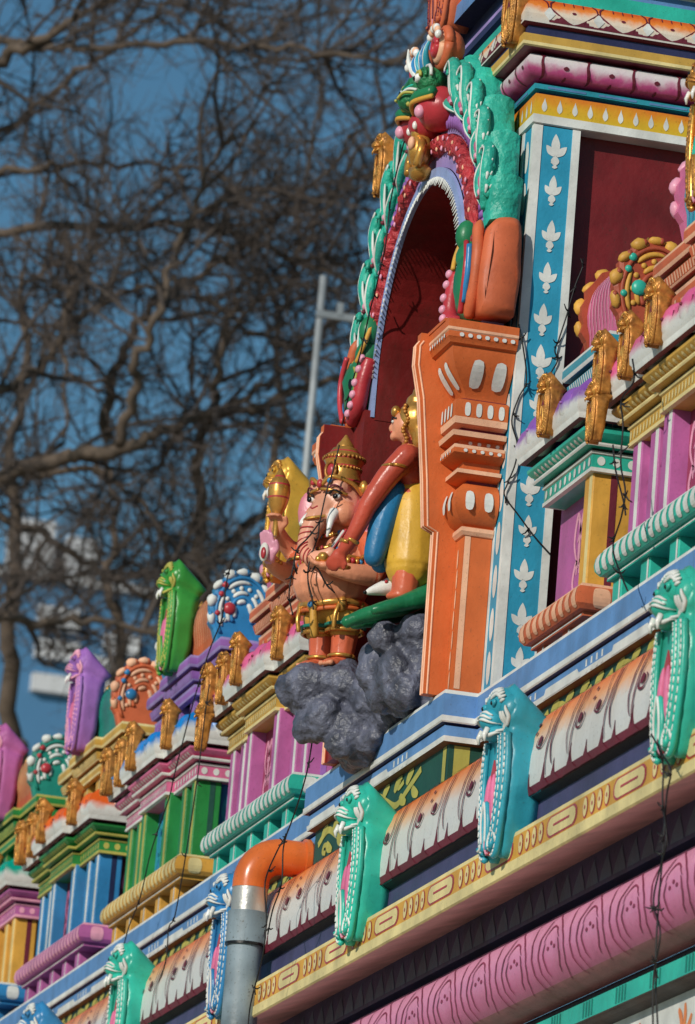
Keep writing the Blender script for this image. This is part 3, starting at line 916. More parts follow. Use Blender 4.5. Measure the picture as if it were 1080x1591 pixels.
    for i in range(1, len(plan) - 2):
        r = Run(plan[i], plan[i + 1], [(.001, zc + .013), (.001, zc + .05)])
        if r.len < .05: continue
        st_ = .028 if i < len(plan) - 3 + (0) and abs(plan[i][1] - plan[i + 1][1]) < 1e-6 else .046
        n_ = int(r.len / st_)
        for k in range(n_): oval(m, r, (k + .5) * r.len / n_, .019, .0065 if st_ < .03 else .011, .013, cl, n=6, h=.0016)
        r = Run(plan[i], plan[i + 1], [(.015, zc + .081), (.035, zc + .092), (.045, zc + .103)])
        n_ = int(r.len / .036)
        for k in range(n_): oval(m, r, (k + .5) * r.len / n_, r.tl * .55, .010, r.tl * .3, cl, n=5, h=.0018)
    r = Run(plan[-2], plan[-1], [(.001, zc + .013), (.001, zc + .05)])
    for k in range(5): oval(m, r, .025 + k * .045, .019, .012, .013, cl, n=6, h=.0016)
    tag(m.build('painted_dots', cp), kind='stuff')
    # cushion roof
    m = MB(); m.sweep(plan, [(o, zz, (MAROON if zz < .59 else (WHITE if zz < .606 else K['cush']))) for o, zz in CUSH], cap_top=K['cush'])
    cu = m.build('cushion_roof', t, angle=40)
    for i in range(1, len(plan) - 1):
        p_, q_ = Vector(plan[i]), Vector(plan[i + 1]); d_ = q_ - p_
        if d_.length < .05: continue
        ax = d_.normalized(); nn_ = Vector((ax.y, -ax.x)); along_x = abs(ax.x) > .5
        ext0 = .03 if i > 0 and along_x else 0
        Lr = d_.length + (.03 if along_x else 0); n_ = max(1, round(Lr / .145)); L = Lr / n_
        for k in range(n_):
            c_ = p_ + ax * ((k + .5) * L - (.0 if not along_x else .015)) + nn_ * .040
            m = MB(); rx, ry = (L * .5, .044) if along_x else (.044, L * .5)
            m.ell((c_.x, c_.y, .654), (rx, ry, .060 + jit(.003)), K['cush'], nu=16, nv=10)
            # painted outline and dot on the pillow front
            f_ = c_ + nn_ * .044
            for u_ in (-.36, .36):
                P_ = [(c_.x + ax.x * L * u_ * (1 - .25 * v * v) + nn_.x * (.044 * math.sqrt(max(.02, 1 - (u_ * 2) ** 2 - (v * .85) ** 2 * .6)) + .001), c_.y + ax.y * L * u_ * (1 - .25 * v * v) + nn_.y * (.044 * math.sqrt(max(.02, 1 - (u_ * 2) ** 2 - (v * .85) ** 2 * .6)) + .001), .654 + .05 * v) for v in (-.8, -.5, -.2, .1, .4)]
                m.tube(P_, .0035, K['cush_line'], n=5)
            m.ell((f_.x, f_.y, .662), (.006, .006, .005), K['cush_line'], nu=8, nv=6)
            m.build('roof_pillow', cu, smooth=True)
    if not roof: return t
    before = set(bpy.data.objects)
    # attic: recess, posts and stepped beams
    m = MB(); m.box((-hw + .05, .13, .70), (hw - .05, .32, .90), K['attic']); m.build('attic_wall', t)
    for x in ((-hw + .1, -.12, .12, hw - .1) if main else (-hw + .1, hw - .1)):
        m = MB(); m.box((x - .045, .095, .70), (x + .045, .16, .875), K['beam']); m.quad([(x + .02, .0938, .705), (x + .035, .0938, .705), (x + .035, .0938, .87), (x + .02, .0938, .87)], K['beam_line']); m.build('attic_post', t)
    pl2 = [(a * .97, b + .075) for a, b in plan]
    bm_, bl = K['beam'], K['beam_line']
    BM = [(-.02, .862, bm_), (.0, .864, bl), (.002, .872, bm_), (.002, .893, bl), (.004, .902, DARK), (-.005, .904, DARK), (-.005, .912, bm_), (.012, .915, bl), (.016, .920, bm_), (.022, .938, bm_), (.024, .948, DARK), (.0, .95, DARK),
          (.0, .958, bm_), (.032, .962, bl), (.037, .972, bm_), (.037, .996, bl), (.034, 1.006, bm_), (-.06, 1.012, bm_)]
    m = MB(); m.sweep(pl2, BM, cap_top=bm_); be = m.build('attic_beams', t, angle=30)
    m = MB()
    for i in range(1, len(pl2) - 2):
        r = Run(pl2[i], pl2[i + 1], [(.016, .920), (.022, .938), (.024, .948)])
        n_ = int(r.len / .022)
        for k in range(n_): fill(m, r, [(.002, (k + .2) * r.len / n_, (k + .7) * r.len / n_), (r.tl - .002, (k + .25) * r.len / n_, (k + .75) * r.len / n_)], bl, .0014)
    tag(m.build('painted_ticks', be), kind='stuff')
    # barrel roof with end medallions
    rl_ = .40 if main else .16
    VC = (.175, 1.15)
    def horse(k, n=20, ry=.098, rz=.135):
        out = []
        for i in range(n + 1):
            a = PI * 1.22 - (PI * 1.44) * i / n
            out.append((VC[0] - ry * k * math.cos(a + PI * .0) * -1 * -1, VC[1] + rz * k * math.sin(a)))
        return out
    def hp(k, y0=0, n=20, ry=.10, rz=.135):
        P = []
        for i in range(n + 1):
            a = -PI * .22 + PI * 1.44 * i / n       # from near-front foot over the top to the back
            P.append((VC[0] - ry * k * math.cos(a), VC[1] + rz * k * math.sin(a)))
        return P
    H = [(VC[0] - .085, 1.012)] + hp(1.0)[1:-1] + [(VC[0] + .085, 1.012)]
    m = MB(); n = len(H); b = 0
    m.v += [(-rl_, a, q) for a, q in H] + [(rl_, a, q) for a, q in H]
    for i in range(n - 1): m.face([i, i + 1, n + i + 1, n + i][::-1], K['vault'])
    m.face(list(range(n)), K['vault']); m.face([n + i for i in reversed(range(n))], K['vault'])
    va = m.build('barrel_roof', t, angle=50)
    m = MB()
    def vm(s_, t_, h=None):
        u = t_ * (n - 1); i = min(n - 2, int(u)); k = u - i
        a = H[i][0] + (H[i + 1][0] - H[i][0]) * k; q = H[i][1] + (H[i + 1][1] - H[i][1]) * k
        L = math.hypot(a - VC[0], q - VC[1]); hh = h or .0015
        return (s_, a + (a - VC[0]) / L * hh, q + (q - VC[1]) / L * hh)
    for k in range(int(rl_ * 2 / .035)):
        x = -rl_ + .02 + k * .035
        stroke(m, vm, [(x, .03), (x + .012, .15), (x - .006, .28), (x + .01, .45)], .010, K['vault_line'], .0016)
    tag(m.build('painted_swirls', va), kind='stuff')
    for sg in (-1, 1):
        m = MB()
        ol = [(VC[0] - .08, 1.012)] + [(p[0], p[1]) for p in hp(1.16, n=26)][1:-1] + [(VC[0] + .08, 1.012)]
        ol = [(a + .006 * math.sin(i * 2.4), q) for i, (a, q) in enumerate(ol)]
        X = sg * (rl_ + .002); X1 = sg * (rl_ + .05)
        m.extrude(ol if sg > 0 else ol[::-1], lambda a, q, d_: (d_, a, q), X1, X, K['disc'], bev=.012)
        dsk = m.build('end_medallion', t)
        m = MB()
        for kk, rr, mt in ((1.0, .007, K['disc']), (.86, .0075, K['disc_line']), (.70, .008, 'dots'), (.56, .0085, K['disc_line']), (.44, .008, K['disc']), (.32, .009, K['disc_line'])):
            P = [(X1 + sg * .002, a + .006, q - .004) for a, q in hp(kk, n=30)]
            if mt == 'dots':
                for i in range(2, len(P) - 1, 3): m.ell(P[i], (.006, .009, .009), K['disc_line'], nu=7, nv=5)
            elif mt is K['disc_line']:
                for i in range(1, len(P) - 4, 9): m.tube(P[i:i + 8], [rr * .5, rr, rr * 1.1, rr * 1.1, rr * 1.1, rr, rr * .8, rr * .4][:len(P[i:i + 8])], mt, n=6)
            else: m.tube(P, rr, mt, n=6)
        # fringe scrolls on the rim
        for i, (a, q) in enumerate(hp(1.13, n=10)[1:-1]):
            an = math.atan2(q - VC[1], a - VC[0]); rot = Matrix.Rotation(-an, 3, 'X') if False else Matrix.Rotation(an, 3, 'X')
            m.ell((X1 - sg * .006, a, q), (.020, .015 + .006 * (i % 2), .026), K['disc_line'], rot=rot, nu=8, nv=6, disp=.25, freq=60)
            m.ell((X1 - sg * .002, a + .014 * math.sin(an), q - .014 * math.cos(an)), (.016, .010, .012), K['disc'], nu=8, nv=6)
        m.build('relief', dsk, smooth=True)
        m = MB(); m.ell((X1 + sg * .008, VC[0] - .045, VC[1] + .005), (.016, .024, .024), K['gem'])
        for i in (2, 4): 
            a, q = hp(1.0, n=16)[i]; m.ell((X1 + sg * .006, a + .01, q), (.010, .011, .011), K['gem'], nu=9, nv=6)
        a, q = hp(1.05, n=16)[5]; m.ell((X1 + sg * .006, a + .01, q), (.010, .013, .013), K['gem'], nu=9, nv=6)
        m.build('gem', dsk, smooth=True)
    for x in (-rl_ * .66, 0, rl_ * .66):
        m = MB()
        m.lathe((x, VC[0], VC[1] + .133), [(.012, 0), (.018, .012), (.008, .024), (.012, .034), (.003, .055)], GOLD2, n=10)
        m.build('roof_finial', t, smooth=True)
    for o in t.children:
        if o not in before: o.location.z = rdz; o.scale.x = rsx; o.location.x = -.05 * (rsx < 1)
    return t

def fade(name, top, bot=(206, 206, 202), mid=None):
    return grad_paint(name, [(0, bot), (.20, bot), (.46, top), (1, top)], .61, .725, rough=.32)
KP = dict(
    purple=dict(base=TEAL, base_dots=WHITE, rail=TEAL, pil=MAUVE, pil_edge=WHITE, pil_line=PURPLE, panel=paint('rose_panel_paint', (150, 52, 86)), motif=LPINK, cap=GOLDY, cap_line=CREAM,
                cush=fade('cushion_pink', (206, 92, 140)), cush_line=MAROON, attic=DTEAL, beam=ORANGE2, beam_line=PALEO, vault=TURQ, vault_line=BRBLUE, disc=PINK, disc_line=LPINK, gem=TEAL),
    green=dict(base=YELLOW, base_dots=CREAM, rail=YELLOW, pil=GREEN, pil_edge=OLIVE, pil_line=DGREEN, panel=BRBLUE, motif=TURQ, cap=PINK, cap_line=WHITE,
               cush=fade('cushion_blue', (20, 120, 196)), cush_line=BRBLUE, attic=DTEAL, beam=PURPLE, beam_line=LAV, vault=ORANGE2, vault_line=PALEO, disc=BRBLUE, disc_line=WHITE, gem=CRIMSON),
    blue=dict(base=MAUVE, base_dots=LPINK, rail=MAUVE, pil=BRBLUE, pil_edge=WHITE, pil_line=DNAVY, panel=MAROON, motif=PINK, cap=GREEN, cap_line=OLIVE,
              cush=fade('cushion_orange', (214, 92, 30)), cush_line=MAROON, attic=DTEAL, beam=GOLDY, beam_line=CREAM, vault=DTEAL, vault_line=TEAL, disc=ORANGE2, disc_line=PALEO, gem=BRBLUE),
    gold=dict(base=BRBLUE, base_dots=WHITE, rail=BRBLUE, pil=YELLOW, pil_edge=CREAM, pil_line=MAROON, panel=MAROON, motif=ORANGE, cap=MAUVE, cap_line=LPINK,
              cush=fade('cushion_teal', (0, 150, 130)), cush_line=DTEAL, attic=DNAVY, beam=GREEN, beam_line=OLIVE, vault=ORANGE2, vault_line=CREAM, disc=DTEAL, disc_line=WHITE, gem=CRIMSON),
    kuta=dict(base=ORANGE2, base_dots=PALEO, rail=ORANGE2, pil=YELLOW, pil_edge=CREAM, pil_line=MAROON, panel=MAUVE, motif=LPINK, cap=TEAL, cap_line=WHITE,
              cush=fade('cushion_purple', (130, 84, 170)), cush_line=PURPLE, attic=DNAVY, beam=TURQ, beam_line=WHITE, vault=PINK, vault_line=LPINK, disc=paint('brick_red_paint', (164, 66, 36)), disc_line=YELLOW, gem=TEAL))
shrine(-8.23, 'small shrine with ochre pilasters and green end medallion at the left edge', KP['gold'])
shrine(-6.51, 'small shrine with blue pilasters, green capital and orange end medallion', KP['blue'])
shrine(-4.79, 'small shrine with green pilasters, pink capital and blue end medallion', KP['green'])
shrine(-3.07, 'small shrine with purple pilasters on teal moulding left of the elephant headed statue', KP['purple'])
shrine(1.73, 'small shrine with purple pilasters on teal moulding at the right edge', KP['purple'])
shrine(.63, 'narrow shrine with teal capital and orange base beside the blue lotus pilaster', KP['kuta'], hw=.235, main=False, dz=-.05, mould_hw=.255, rdz=-.115, rsx=.86)

# ================================================================== ARCH OF THE NICHE
AC = Vector((ARC_C[0], 0, ARC_C[1]))
def A(th, r, y): return Vector((AC.x + r * math.cos(th), y, AC.z + r * math.sin(th) * 1.03))
def arch_line(r, y, n=64, lo=1.108):
    P = [A(PI * i / n, r, y) for i in range(n + 1)]
    legs = [Vector((P[0].x, y, lo + (P[0].z - lo) * k / 3)) for k in range(3)]
    legs2 = [Vector((P[-1].x, y, P[-1].z - (P[-1].z - lo) * (k + 1) / 3)) for k in range(3)]
    return legs + P + legs2
def arch_band(mb, r0, r1, y0, y1, mat, n=64, lo=1.108):
    a = arch_line(r0, y0, n, lo); b = arch_line(r1, y0, n, lo); c = arch_line(r1, y1, n, lo); d = arch_line(r0, y1, n, lo)
    k = len(a); B = len(mb.v)
    for L in (a, b, c, d): mb.v += [tuple(p) for p in L]
    for i in range(k - 1):
        for q in range(4):
            q2 = (q + 1) % 4
            mb.face([B + q * k + i, B + q * k + i + 1, B + q2 * k + i + 1, B + q2 * k + i], mat)
    for e in (0, k - 1): mb.face([B + q * k + e for q in range(4)], mat)
m = MB(); arch_band(m, .500, .540, -.112, -.100, paint('pale_blue_violet_paint', (138, 158, 206), rough=.35)); rim = m.build('inner_rim', niche, angle=40)
m = MB()
L_ = arch_line(.498, -.113, 90)
for i in range(4, len(L_) - 4):
    p = L_[i]; d = (Vector((AC.x, p.y, max(AC.z, p.z - .0))) - p); d = (AC + Vector((0, p.y, 0)) - p).normalized() if p.z > AC.z else Vector((1 if p.x < AC.x else -1, 0, 0))
    m.tube([p - d * .012, p + d * .012 + Vector((0, -.006, jit(.006)))], [.004, .0012], WHITE, n=5)
tag(m.build('rim_spikes', rim), kind='stuff')
m = MB(); arch_band(m, .541, .590, -.096, -.04, LAV); m.build('violet_band', niche, angle=40)
m = MB(); arch_band(m, .591, .645, -.072, -.03, MAROON); m.build('backing_band', niche, angle=40)
# red scaly roll
m = MB(); P = [p for p in arch_line(.612, -.092, 150, 1.108)][8:-8]; nn = 14
base = 0
for i, p in enumerate(P):
    t = (P[min(i + 1, len(P) - 1)] - P[max(i - 1, 0)]).normalized(); rad = Vector((p.x - AC.x, 0, max(.02, p.z - AC.z))).normalized() if p.z > AC.z else Vector((1 if p.x > AC.x else -1, 0, 0))
    for k in range(nn):
        a = 2 * PI * k / nn; d = rad * math.cos(a) + Vector((0, -1, 0)) * math.sin(a)
        sc = .030 + .006 * math.sin(i * 1.05 + (k % 2) * PI) * (1 if k % 2 else .4) + .006 * mnoise.noise(Vector((i * .35, k * 1.1, 0))) + .005 * math.sin(i * .42)
        m.v.append(tuple(p + d * sc))
for i in range(len(P) - 1):
    for k in range(nn):
        j = (k + 1) % nn; m.face([i * nn + k, i * nn + j, (i + 1) * nn + j, (i + 1) * nn + k], REDR)
m.face(list(range(nn)), REDR); m.face([(len(P) - 1) * nn + k for k in reversed(range(nn))], REDR)
m.build('scaly_roll', niche, smooth=True)
# pink flecks on the roll
m = MB()
for i in range(6, len(P) - 6, 5):
    p = P[i]; rad = (p - Vector((AC.x, p.y, AC.z))).normalized()
    for sgn in (-1, 1):
        q = p + rad * .016 * sgn + Vector((0, -.027, 0)); m.ell(q, (.006, .004, .009), LPINK if (i // 5) % 3 else PALEO, nu=7, nv=5)
tag(m.build('roll_flecks', niche, smooth=True), kind='stuff')
m = MB(); arch_band(m, .646, .706, -.088, -.02, LAV); rb = m.build('violet_ridge', niche, angle=40)
m = MB(); L_ = arch_line(.682, -.090, 72)
for i in range(3, len(L_) - 3):
    p = L_[i]; rad = (p - Vector((AC.x, p.y, AC.z))).normalized() if p.z > AC.z else Vector((1 if p.x > AC.x else -1, 0, 0))
    tg = (L_[i + 1] - L_[i - 1]).normalized()
    a = p - rad * .020; b = p + rad * .026
    m.tube([a, (a + b) / 2 + Vector((0, -.006, 0)), b], .0125, PURPLE, n=6, flat=.75)
tag(m.build('ridge_blocks', rb, smooth=True), kind='stuff')
# flame foliage: scalloped slab plus leaf curls
FL = [(.10 + k * .205) for k in range(7)]
def scal(th):
    """outer radius of the foliage at angle th (0..pi/2 from springing)"""
    u = (th - .0) / .205; f = u - math.floor(u)
    return .765 + .06 * (f ** 1.6) + .06 * max(0, math.sin(th)) ** 2
for sgn in (1, -1):
    inner = []; outer = []
    for i in range(85):
        th = .25 + (PI / 2 - .43) * i / 84
        T = th if sgn > 0 else PI - th
        inner.append(A(T, .706, 0)); outer.append(A(T, scal(th), 0))
    ol = [(p.x, p.z) for p in outer] + [(p.x, p.z) for p in reversed(inner)]
    m = MB()
    n_ = len(outer); b = 0
    for y in (-.100, -.008):
        for p, q in zip(outer, inner):
            # rounded outer skin with ribs
            m.v.append((p.x, y, p.z)); m.v.append((q.x, y, q.z))
    mid = len(m.v)
    for i, p in enumerate(outer):
        d = (p - AC).normalized(); d.y = 0
        for y, k in ((-.085, .010), (-.055, .016 + .005 * math.sin(i * 1.3) + .006 * mnoise.noise(Vector((i * .4, sgn, 0)))), (-.025, .011)):
            m.v.append((p.x + d.x * k, y, p.z + d.z * k))
    for i in range(n_ - 1):
        f0, f1, b0, b1 = 2 * i, 2 * i + 2, 2 * n_ + 2 * i, 2 * n_ + 2 * i + 2
        m.face([f0, f1, f1 + 1, f0 + 1], TEALR); m.face([b0, b0 + 1, b1 + 1, b1], TEALR)
        c0, c1 = mid + 3 * i, mid + 3 * i + 3
        m.face([f0, c0, c1, f1], TEALR); m.face([c0, c0 + 1, c1 + 1, c1], TEALR); m.face([c0 + 1, c0 + 2, c1 + 2, c1 + 1], TEALR); m.face([c0 + 2, b0, b1, c1 + 2], TEALR)
    for i in (0, n_ - 1): m.face([2 * i, mid + 3 * i, mid + 3 * i + 1, mid + 3 * i + 2, 2 * n_ + 2 * i, 2 * n_ + 2 * i + 1, 2 * i + 1], TEALR)
    m.build('foliage_slab', niche, angle=60)
    for k in range(0 if sgn < 0 else 1, 6):
        th = .15 + k * .205
        def Q(u, v, y): 
            t_ = th + u / .80
            return A(t_ if sgn > 0 else PI - t_, .715 + v, y)
        grow_ = .012 * k
        m = MB()
        tip = (.085 if sgn > 0 else .112) + grow_ * .8
        # rolled leaf with a curled tip and side lobes
        m.tube(bez([Q(-.01, .004, -.098), Q(.04, .05, -.108), Q(.09, tip - .012, -.11), Q(.145, tip + .012, -.105), Q(.165, tip - .008, -.11), Q(.15, tip - .022, -.116)], 4), [.008 + .014 * math.sin(PI * min(1, i / 20 + .1)) for i in range(21)], TEALR, n=8)
        m.tube(bez([Q(.0, .0, -.10), Q(.06, .006, -.112), Q(.12, .02, -.112), Q(.15, .045, -.105)], 4), [.006 + .010 * math.sin(PI * i / 12) for i in range(13)], TEALR, n=8)
        for q in range(4):
            uu = .02 + q * .038; vv = .045 + q * (tip - .05) / 3.2
            m.ell(Q(uu, vv + .012, -.100), (.017, .016, .019), TEALR, nu=10, nv=7, disp=.35, freq=45)
        m.ell(Q(.07, .03, -.092), (.045, .018, .05), DTEAL, nu=12, nv=8, disp=.25, freq=30)
        lf = m.build('leaf_curl', niche, smooth=True)
        m = MB()
        def wl(pts, r=.0042): 
            P_ = bez(pts, 4); m.tube(P_, [r * (.35 + .8 * math.sin(PI * (i + .4) / len(P_))) for i in range(len(P_))], WHITE, n=5)
        wl([Q(.0, .018, -.112), Q(.045, .058, -.126), Q(.09, tip - .006, -.128), Q(.14, tip + .014, -.122), Q(.16, tip - .006, -.126), Q(.148, tip - .016, -.130)], .0040)
        wl([Q(.03, .03, -.112), Q(.07, .055, -.122), Q(.11, tip - .03, -.124)], .005)
        wl([Q(.01, -.004, -.108), Q(.06, .002, -.124), Q(.12, .018, -.124), Q(.148, .042, -.116)], .0045)
        for q in range(4):
            uu = .02 + q * .038; vv = .045 + q * (tip - .05) / 3.2
            wl([Q(uu - .012, vv + .016, -.112), Q(uu + .002, vv + .03, -.112), Q(uu + .014, vv + .022, -.112)], .005)
            m.tube([Q(uu, vv + .024, -.10), Q(uu + .004, vv + .040, -.10)], [.005, .002], WHITE, n=5)
        wl([Q(.02, .012, -.112), Q(.05, .018, -.116), Q(.08, .03, -.118)], .0035)
        tag(m.build('white_lines', lf, smooth=True), kind='stuff')
        m = MB(); tt = th + .07 / .8; rot = Matrix.Rotation(-(tt if sgn > 0 else PI - tt), 3, 'Y')
        m.ell(Q(.075, .030, -.112), (.013, .012, .034), PINK, rot=rot); m.ell(Q(.040, .024, -.116), (.011, .011, .013), LPINK, rot=rot); m.ell(Q(.022, .018, -.120), (.006, .008, .007), MAROON)
        m.build('pink_bud', niche, smooth=True)
# end scroll creatures at the springing
for sgn, nm in ((1, 'makara_scroll'), (-1, 'makara_scroll')):
    def W_(u, y, z): return (AC.x + sgn * u, y, z)
    m = MB()
    m.ell(W_(.66, -0.095, 1.235), (.095, .075, .125), PGREEN, disp=.12, freq=30)
    m.ell(W_(.60, -0.110, 1.335), (.048, .045, .052), PGREEN); m.ell(W_(.575, -0.120, 1.41), (.030, .035, .05), PGREEN)
    mk = m.build(nm, niche, smooth=True)
    m = MB()
    so = [(-.112, 1.116), (-.124, 1.18), (-.126, 1.26), (-.118, 1.34), (-.104, 1.39), (-.08, 1.415), (-.035, 1.42), (-.012, 1.40), (-.004, 1.30), (-.004, 1.20), (-.014, 1.116)]
    so = [(p.x, p.y) for p in bez([(a_, b_, 0) for a_, b_ in so], 3)]
    if sgn < 0: so = so[::-1]
    m.extrude(so, lambda a_, b_, d_: (AC.x + sgn * (d_ + .010 * mnoise.noise(Vector((a_ * 25, b_ * 14, 0)))), a_, b_), .805, .70, ORANGE2, bev=.022)
    m.tube(bez([W_(.70, -0.128, 1.12), W_(.75, -0.132, 1.2), W_(.765, -0.132, 1.3), W_(.735, -0.128, 1.38), W_(.72, -0.118, 1.42)], 5), [.014, .018, .020, .020, .02] + [.018] * 12 + [.015, .012, .008, .004], ORANGE2, n=8)
    m.build('orange_crest', mk, smooth=True)
    m = MB()
    m.tube(bez([W_(.70, -0.155, 1.13), W_(.735, -0.160, 1.2), W_(.745, -0.160, 1.28), W_(.71, -0.155, 1.35)], 5), .009, CRIMSON, n=7)
    m.tube(bez([W_(.72, -0.153, 1.16), W_(.755, -0.155, 1.24), W_(.75, -0.155, 1.33)], 5), .010, BRBLUE, n=7)
    m.build('crest_ridges', mk, smooth=True)
    m = MB()
    m.tube(bez([W_(.52, -0.125, 1.30), W_(.53, -0.140, 1.22), W_(.55, -0.143, 1.15), W_(.62, -0.140, 1.118)], 6), .026, CRIMSON, n=9)
    lip = m.build('lip', mk, smooth=True)
    for k in range(6):
        m = MB(); p = bez([W_(.52, -0.151, 1.30), W_(.53, -0.165, 1.22), W_(.55, -0.168, 1.15), W_(.62, -0.165, 1.12)], 2)[min(6, k + 0)]
        m.ell(p, (.016, .012, .014), LPINK, nu=10, nv=7); m.build('tooth', lip, smooth=True)
    m = MB(); m.ell(W_(.635, -0.140, 1.245), (.036, .018, .045), EYEW); m.ell(W_(.63, -0.155, 1.242), (.020, .009, .026), BLACK)
    m.tube([W_(.635 + .04 * math.cos(a * PI / 8), -0.147, 1.245 + .052 * math.sin(a * PI / 8)) for a in range(17)], .007, OLIVE, n=6)
    m.build('eye', mk, smooth=True)
    m = MB()
    for k in range(5):
        m.tube(bez([W_(.57 + .03 * k, -0.125, 1.36 - .01 * k), W_(.60 + .03 * k, -0.135, 1.33), W_(.61 + .03 * k, -0.140, 1.29)], 4), .007, (OLIVE, TEAL, BRBLUE, YELLOW, TEAL)[k], n=6)
    m.tube(bez([W_(.56, -0.115, 1.44), W_(.545, -0.140, 1.36), W_(.575, -0.155, 1.30)], 5), .008, YELLOW, n=6)
    tag(m.build('scroll_lines', mk, smooth=True), kind='stuff')
# lion mask at the crown of the arch
mask = MB(); X0 = AC.x
def V_(x, y, z): return (X0 + x, y, z)
mask.ell(V_(0, -0.128, 2.03), (.10, .085, .075), GREENR, disp=.1, freq=30)
mask.ell(V_(-.08, -0.148, 2.05), (.05, .045, .045), GREENR); mask.ell(V_(.08, -0.148, 2.05), (.05, .045, .045), GREENR)
mask.ell(V_(0, -0.178, 2.0), (.05, .05, .035), GREENR)
mk = mask.build('lion_mask', niche, smooth=True)
for sx in (-1, 1):
    m = MB()
    m.ell(V_(sx * .085, -.190, 2.052), (.022, .014, .015), EYEW); m.ell(V_(sx * .085, -.200, 2.050), (.010, .007, .008), BLACK)
    for k in range(3):
        m.tube([V_(sx * .085 + (.030 + .012 * k) * math.cos(a * PI / 6), -.190 + .014 * k, 2.052 + (.022 + .012 * k) * math.sin(a * PI / 6)) for a in range(7)], .006, (OLIVE, GREENR, WHITE)[k], n=6)
    m.build('eye', mk, smooth=True)
m = MB()
for sx in (-1, 1):
    for k in range(5):
        m.tube(bez([V_(sx * .012, -.232 + .01 * k, 2.0 + .016 * k), V_(sx * .045, -.222 + .012 * k, 2.012 + .014 * k), V_(sx * .07, -.197 + .01 * k, 2.008 + .012 * k)], 4), .005, (OLIVE, WHITE, TEAL, OLIVE, WHITE)[k], n=5)
    for k in range(6): m.ell(V_(sx * (.03 + .022 * k), -.20 + .010 * k, 1.983 + .002 * k), (.010, .009, .009), (OLIVE, WHITE)[k % 2], nu=8, nv=6)
tag(m.build('face_lines', mk, smooth=True), kind='stuff')
m = MB()
for sx in (-1, 1):
    m.ell(V_(sx * .10, -0.113, 1.955), (.085, .075, .07), CRIMSON, disp=.08, freq=20)
    m.tube(bez([V_(sx * .02, -0.168, 1.97), V_(sx * .09, -0.193, 1.985), V_(sx * .17, -0.158, 1.99)], 5), .018, PGREEN, n=8)
    m.tube(bez([V_(sx * .02, -0.178, 1.955), V_(sx * .09, -0.203, 1.968), V_(sx * .18, -0.163, 1.97)], 5), .008, YELLOW, n=7)
m.ell(V_(0, -0.128, 1.93), (.07, .06, .05), CRIMSON)
m.build('jaw', mk, smooth=True)
for sx in (-1, 1):
    m = MB(); m.ell(V_(sx * .115, -.183, 1.935), (.020, .018, .022), LPINK); m.build('fang', mk, smooth=True)
    m = MB(); m.ell(V_(sx * .035, -.175, 1.915), (.009, .009, .014), EYEW); m.build('fang', mk, smooth=True)
m = MB()
for sx in (-1, 1):
    m = MB()
    for k in range(3):
        cx, cz, rr = sx * .125, 2.15, .058 - .017 * k
        m.tube([V_(cx + sx * rr * math.cos(a * .35), -0.123 - .014 * k, cz + rr * math.sin(a * .35)) for a in range(19)], .016 - .002 * k, (ORANGE2, PALEO, CRIMSON)[k], n=8)
    m.ell(V_(sx * .125, -0.108, 2.15), (.06, .05, .06), ORANGE2)
    for k in range(7):
        a = .4 + k * .33; m.ell(V_(sx * (.125 + .06 * math.cos(a)), -.16, 2.15 + .06 * math.sin(a)), (.014, .012, .014), PALEO if k % 2 else EYEW, nu=8, nv=6)
    m.build('horn_curl', mk, smooth=True)
m = MB()
for k, (dx, mt) in enumerate(((-.06, BRBLUE), (-.02, TURQ), (.02, BRBLUE), (.06, TURQ))):
    P_ = bez([V_(dx * .7, -.135, 2.085), V_(dx, -.16, 2.115), V_(dx * 1.3, -.17, 2.15), V_(dx * 1.5 - .01, -.16, 2.185)], 4)
    m.tube(P_, [.018 - .0012 * i for i in range(len(P_))], mt, n=8); m.tube([p + Vector((0, -.014 + .001 * i, 0)) for i, p in enumerate(P_)], [.006 - .0003 * i for i in range(len(P_))], WHITE, n=5)
m.tube(bez([V_(-.05, -0.158, 2.10), V_(-.09, -0.178, 2.15), V_(-.08, -0.188, 2.2)], 4), [.012, .012, .012, .01, .01, .008, .006, .004, .002], WHITE, n=6)
m.build('crest', mk, smooth=True)
m = MB()
m.ell(V_(0, -0.143, 1.845), (.045, .04, .06), GOLD2, disp=.2, freq=40); m.ell(V_(0, -0.148, 1.90), (.03, .03, .03), GOLD2)
m.ell(V_(.02, -0.178, 1.86), (.018, .012, .022), PALEO)
for sx in (-1, 1): m.tube(bez([V_(sx * .03, -0.148, 1.87), V_(sx * .07, -0.158, 1.83), V_(sx * .05, -0.163, 1.78)], 4), .014, GOLD2, n=7)
m.ell(V_(0, -0.138, 1.775), (.05, .035, .028), GOLD2, disp=.2, freq=40)
m.build('gilt_tassel', mk, smooth=True)

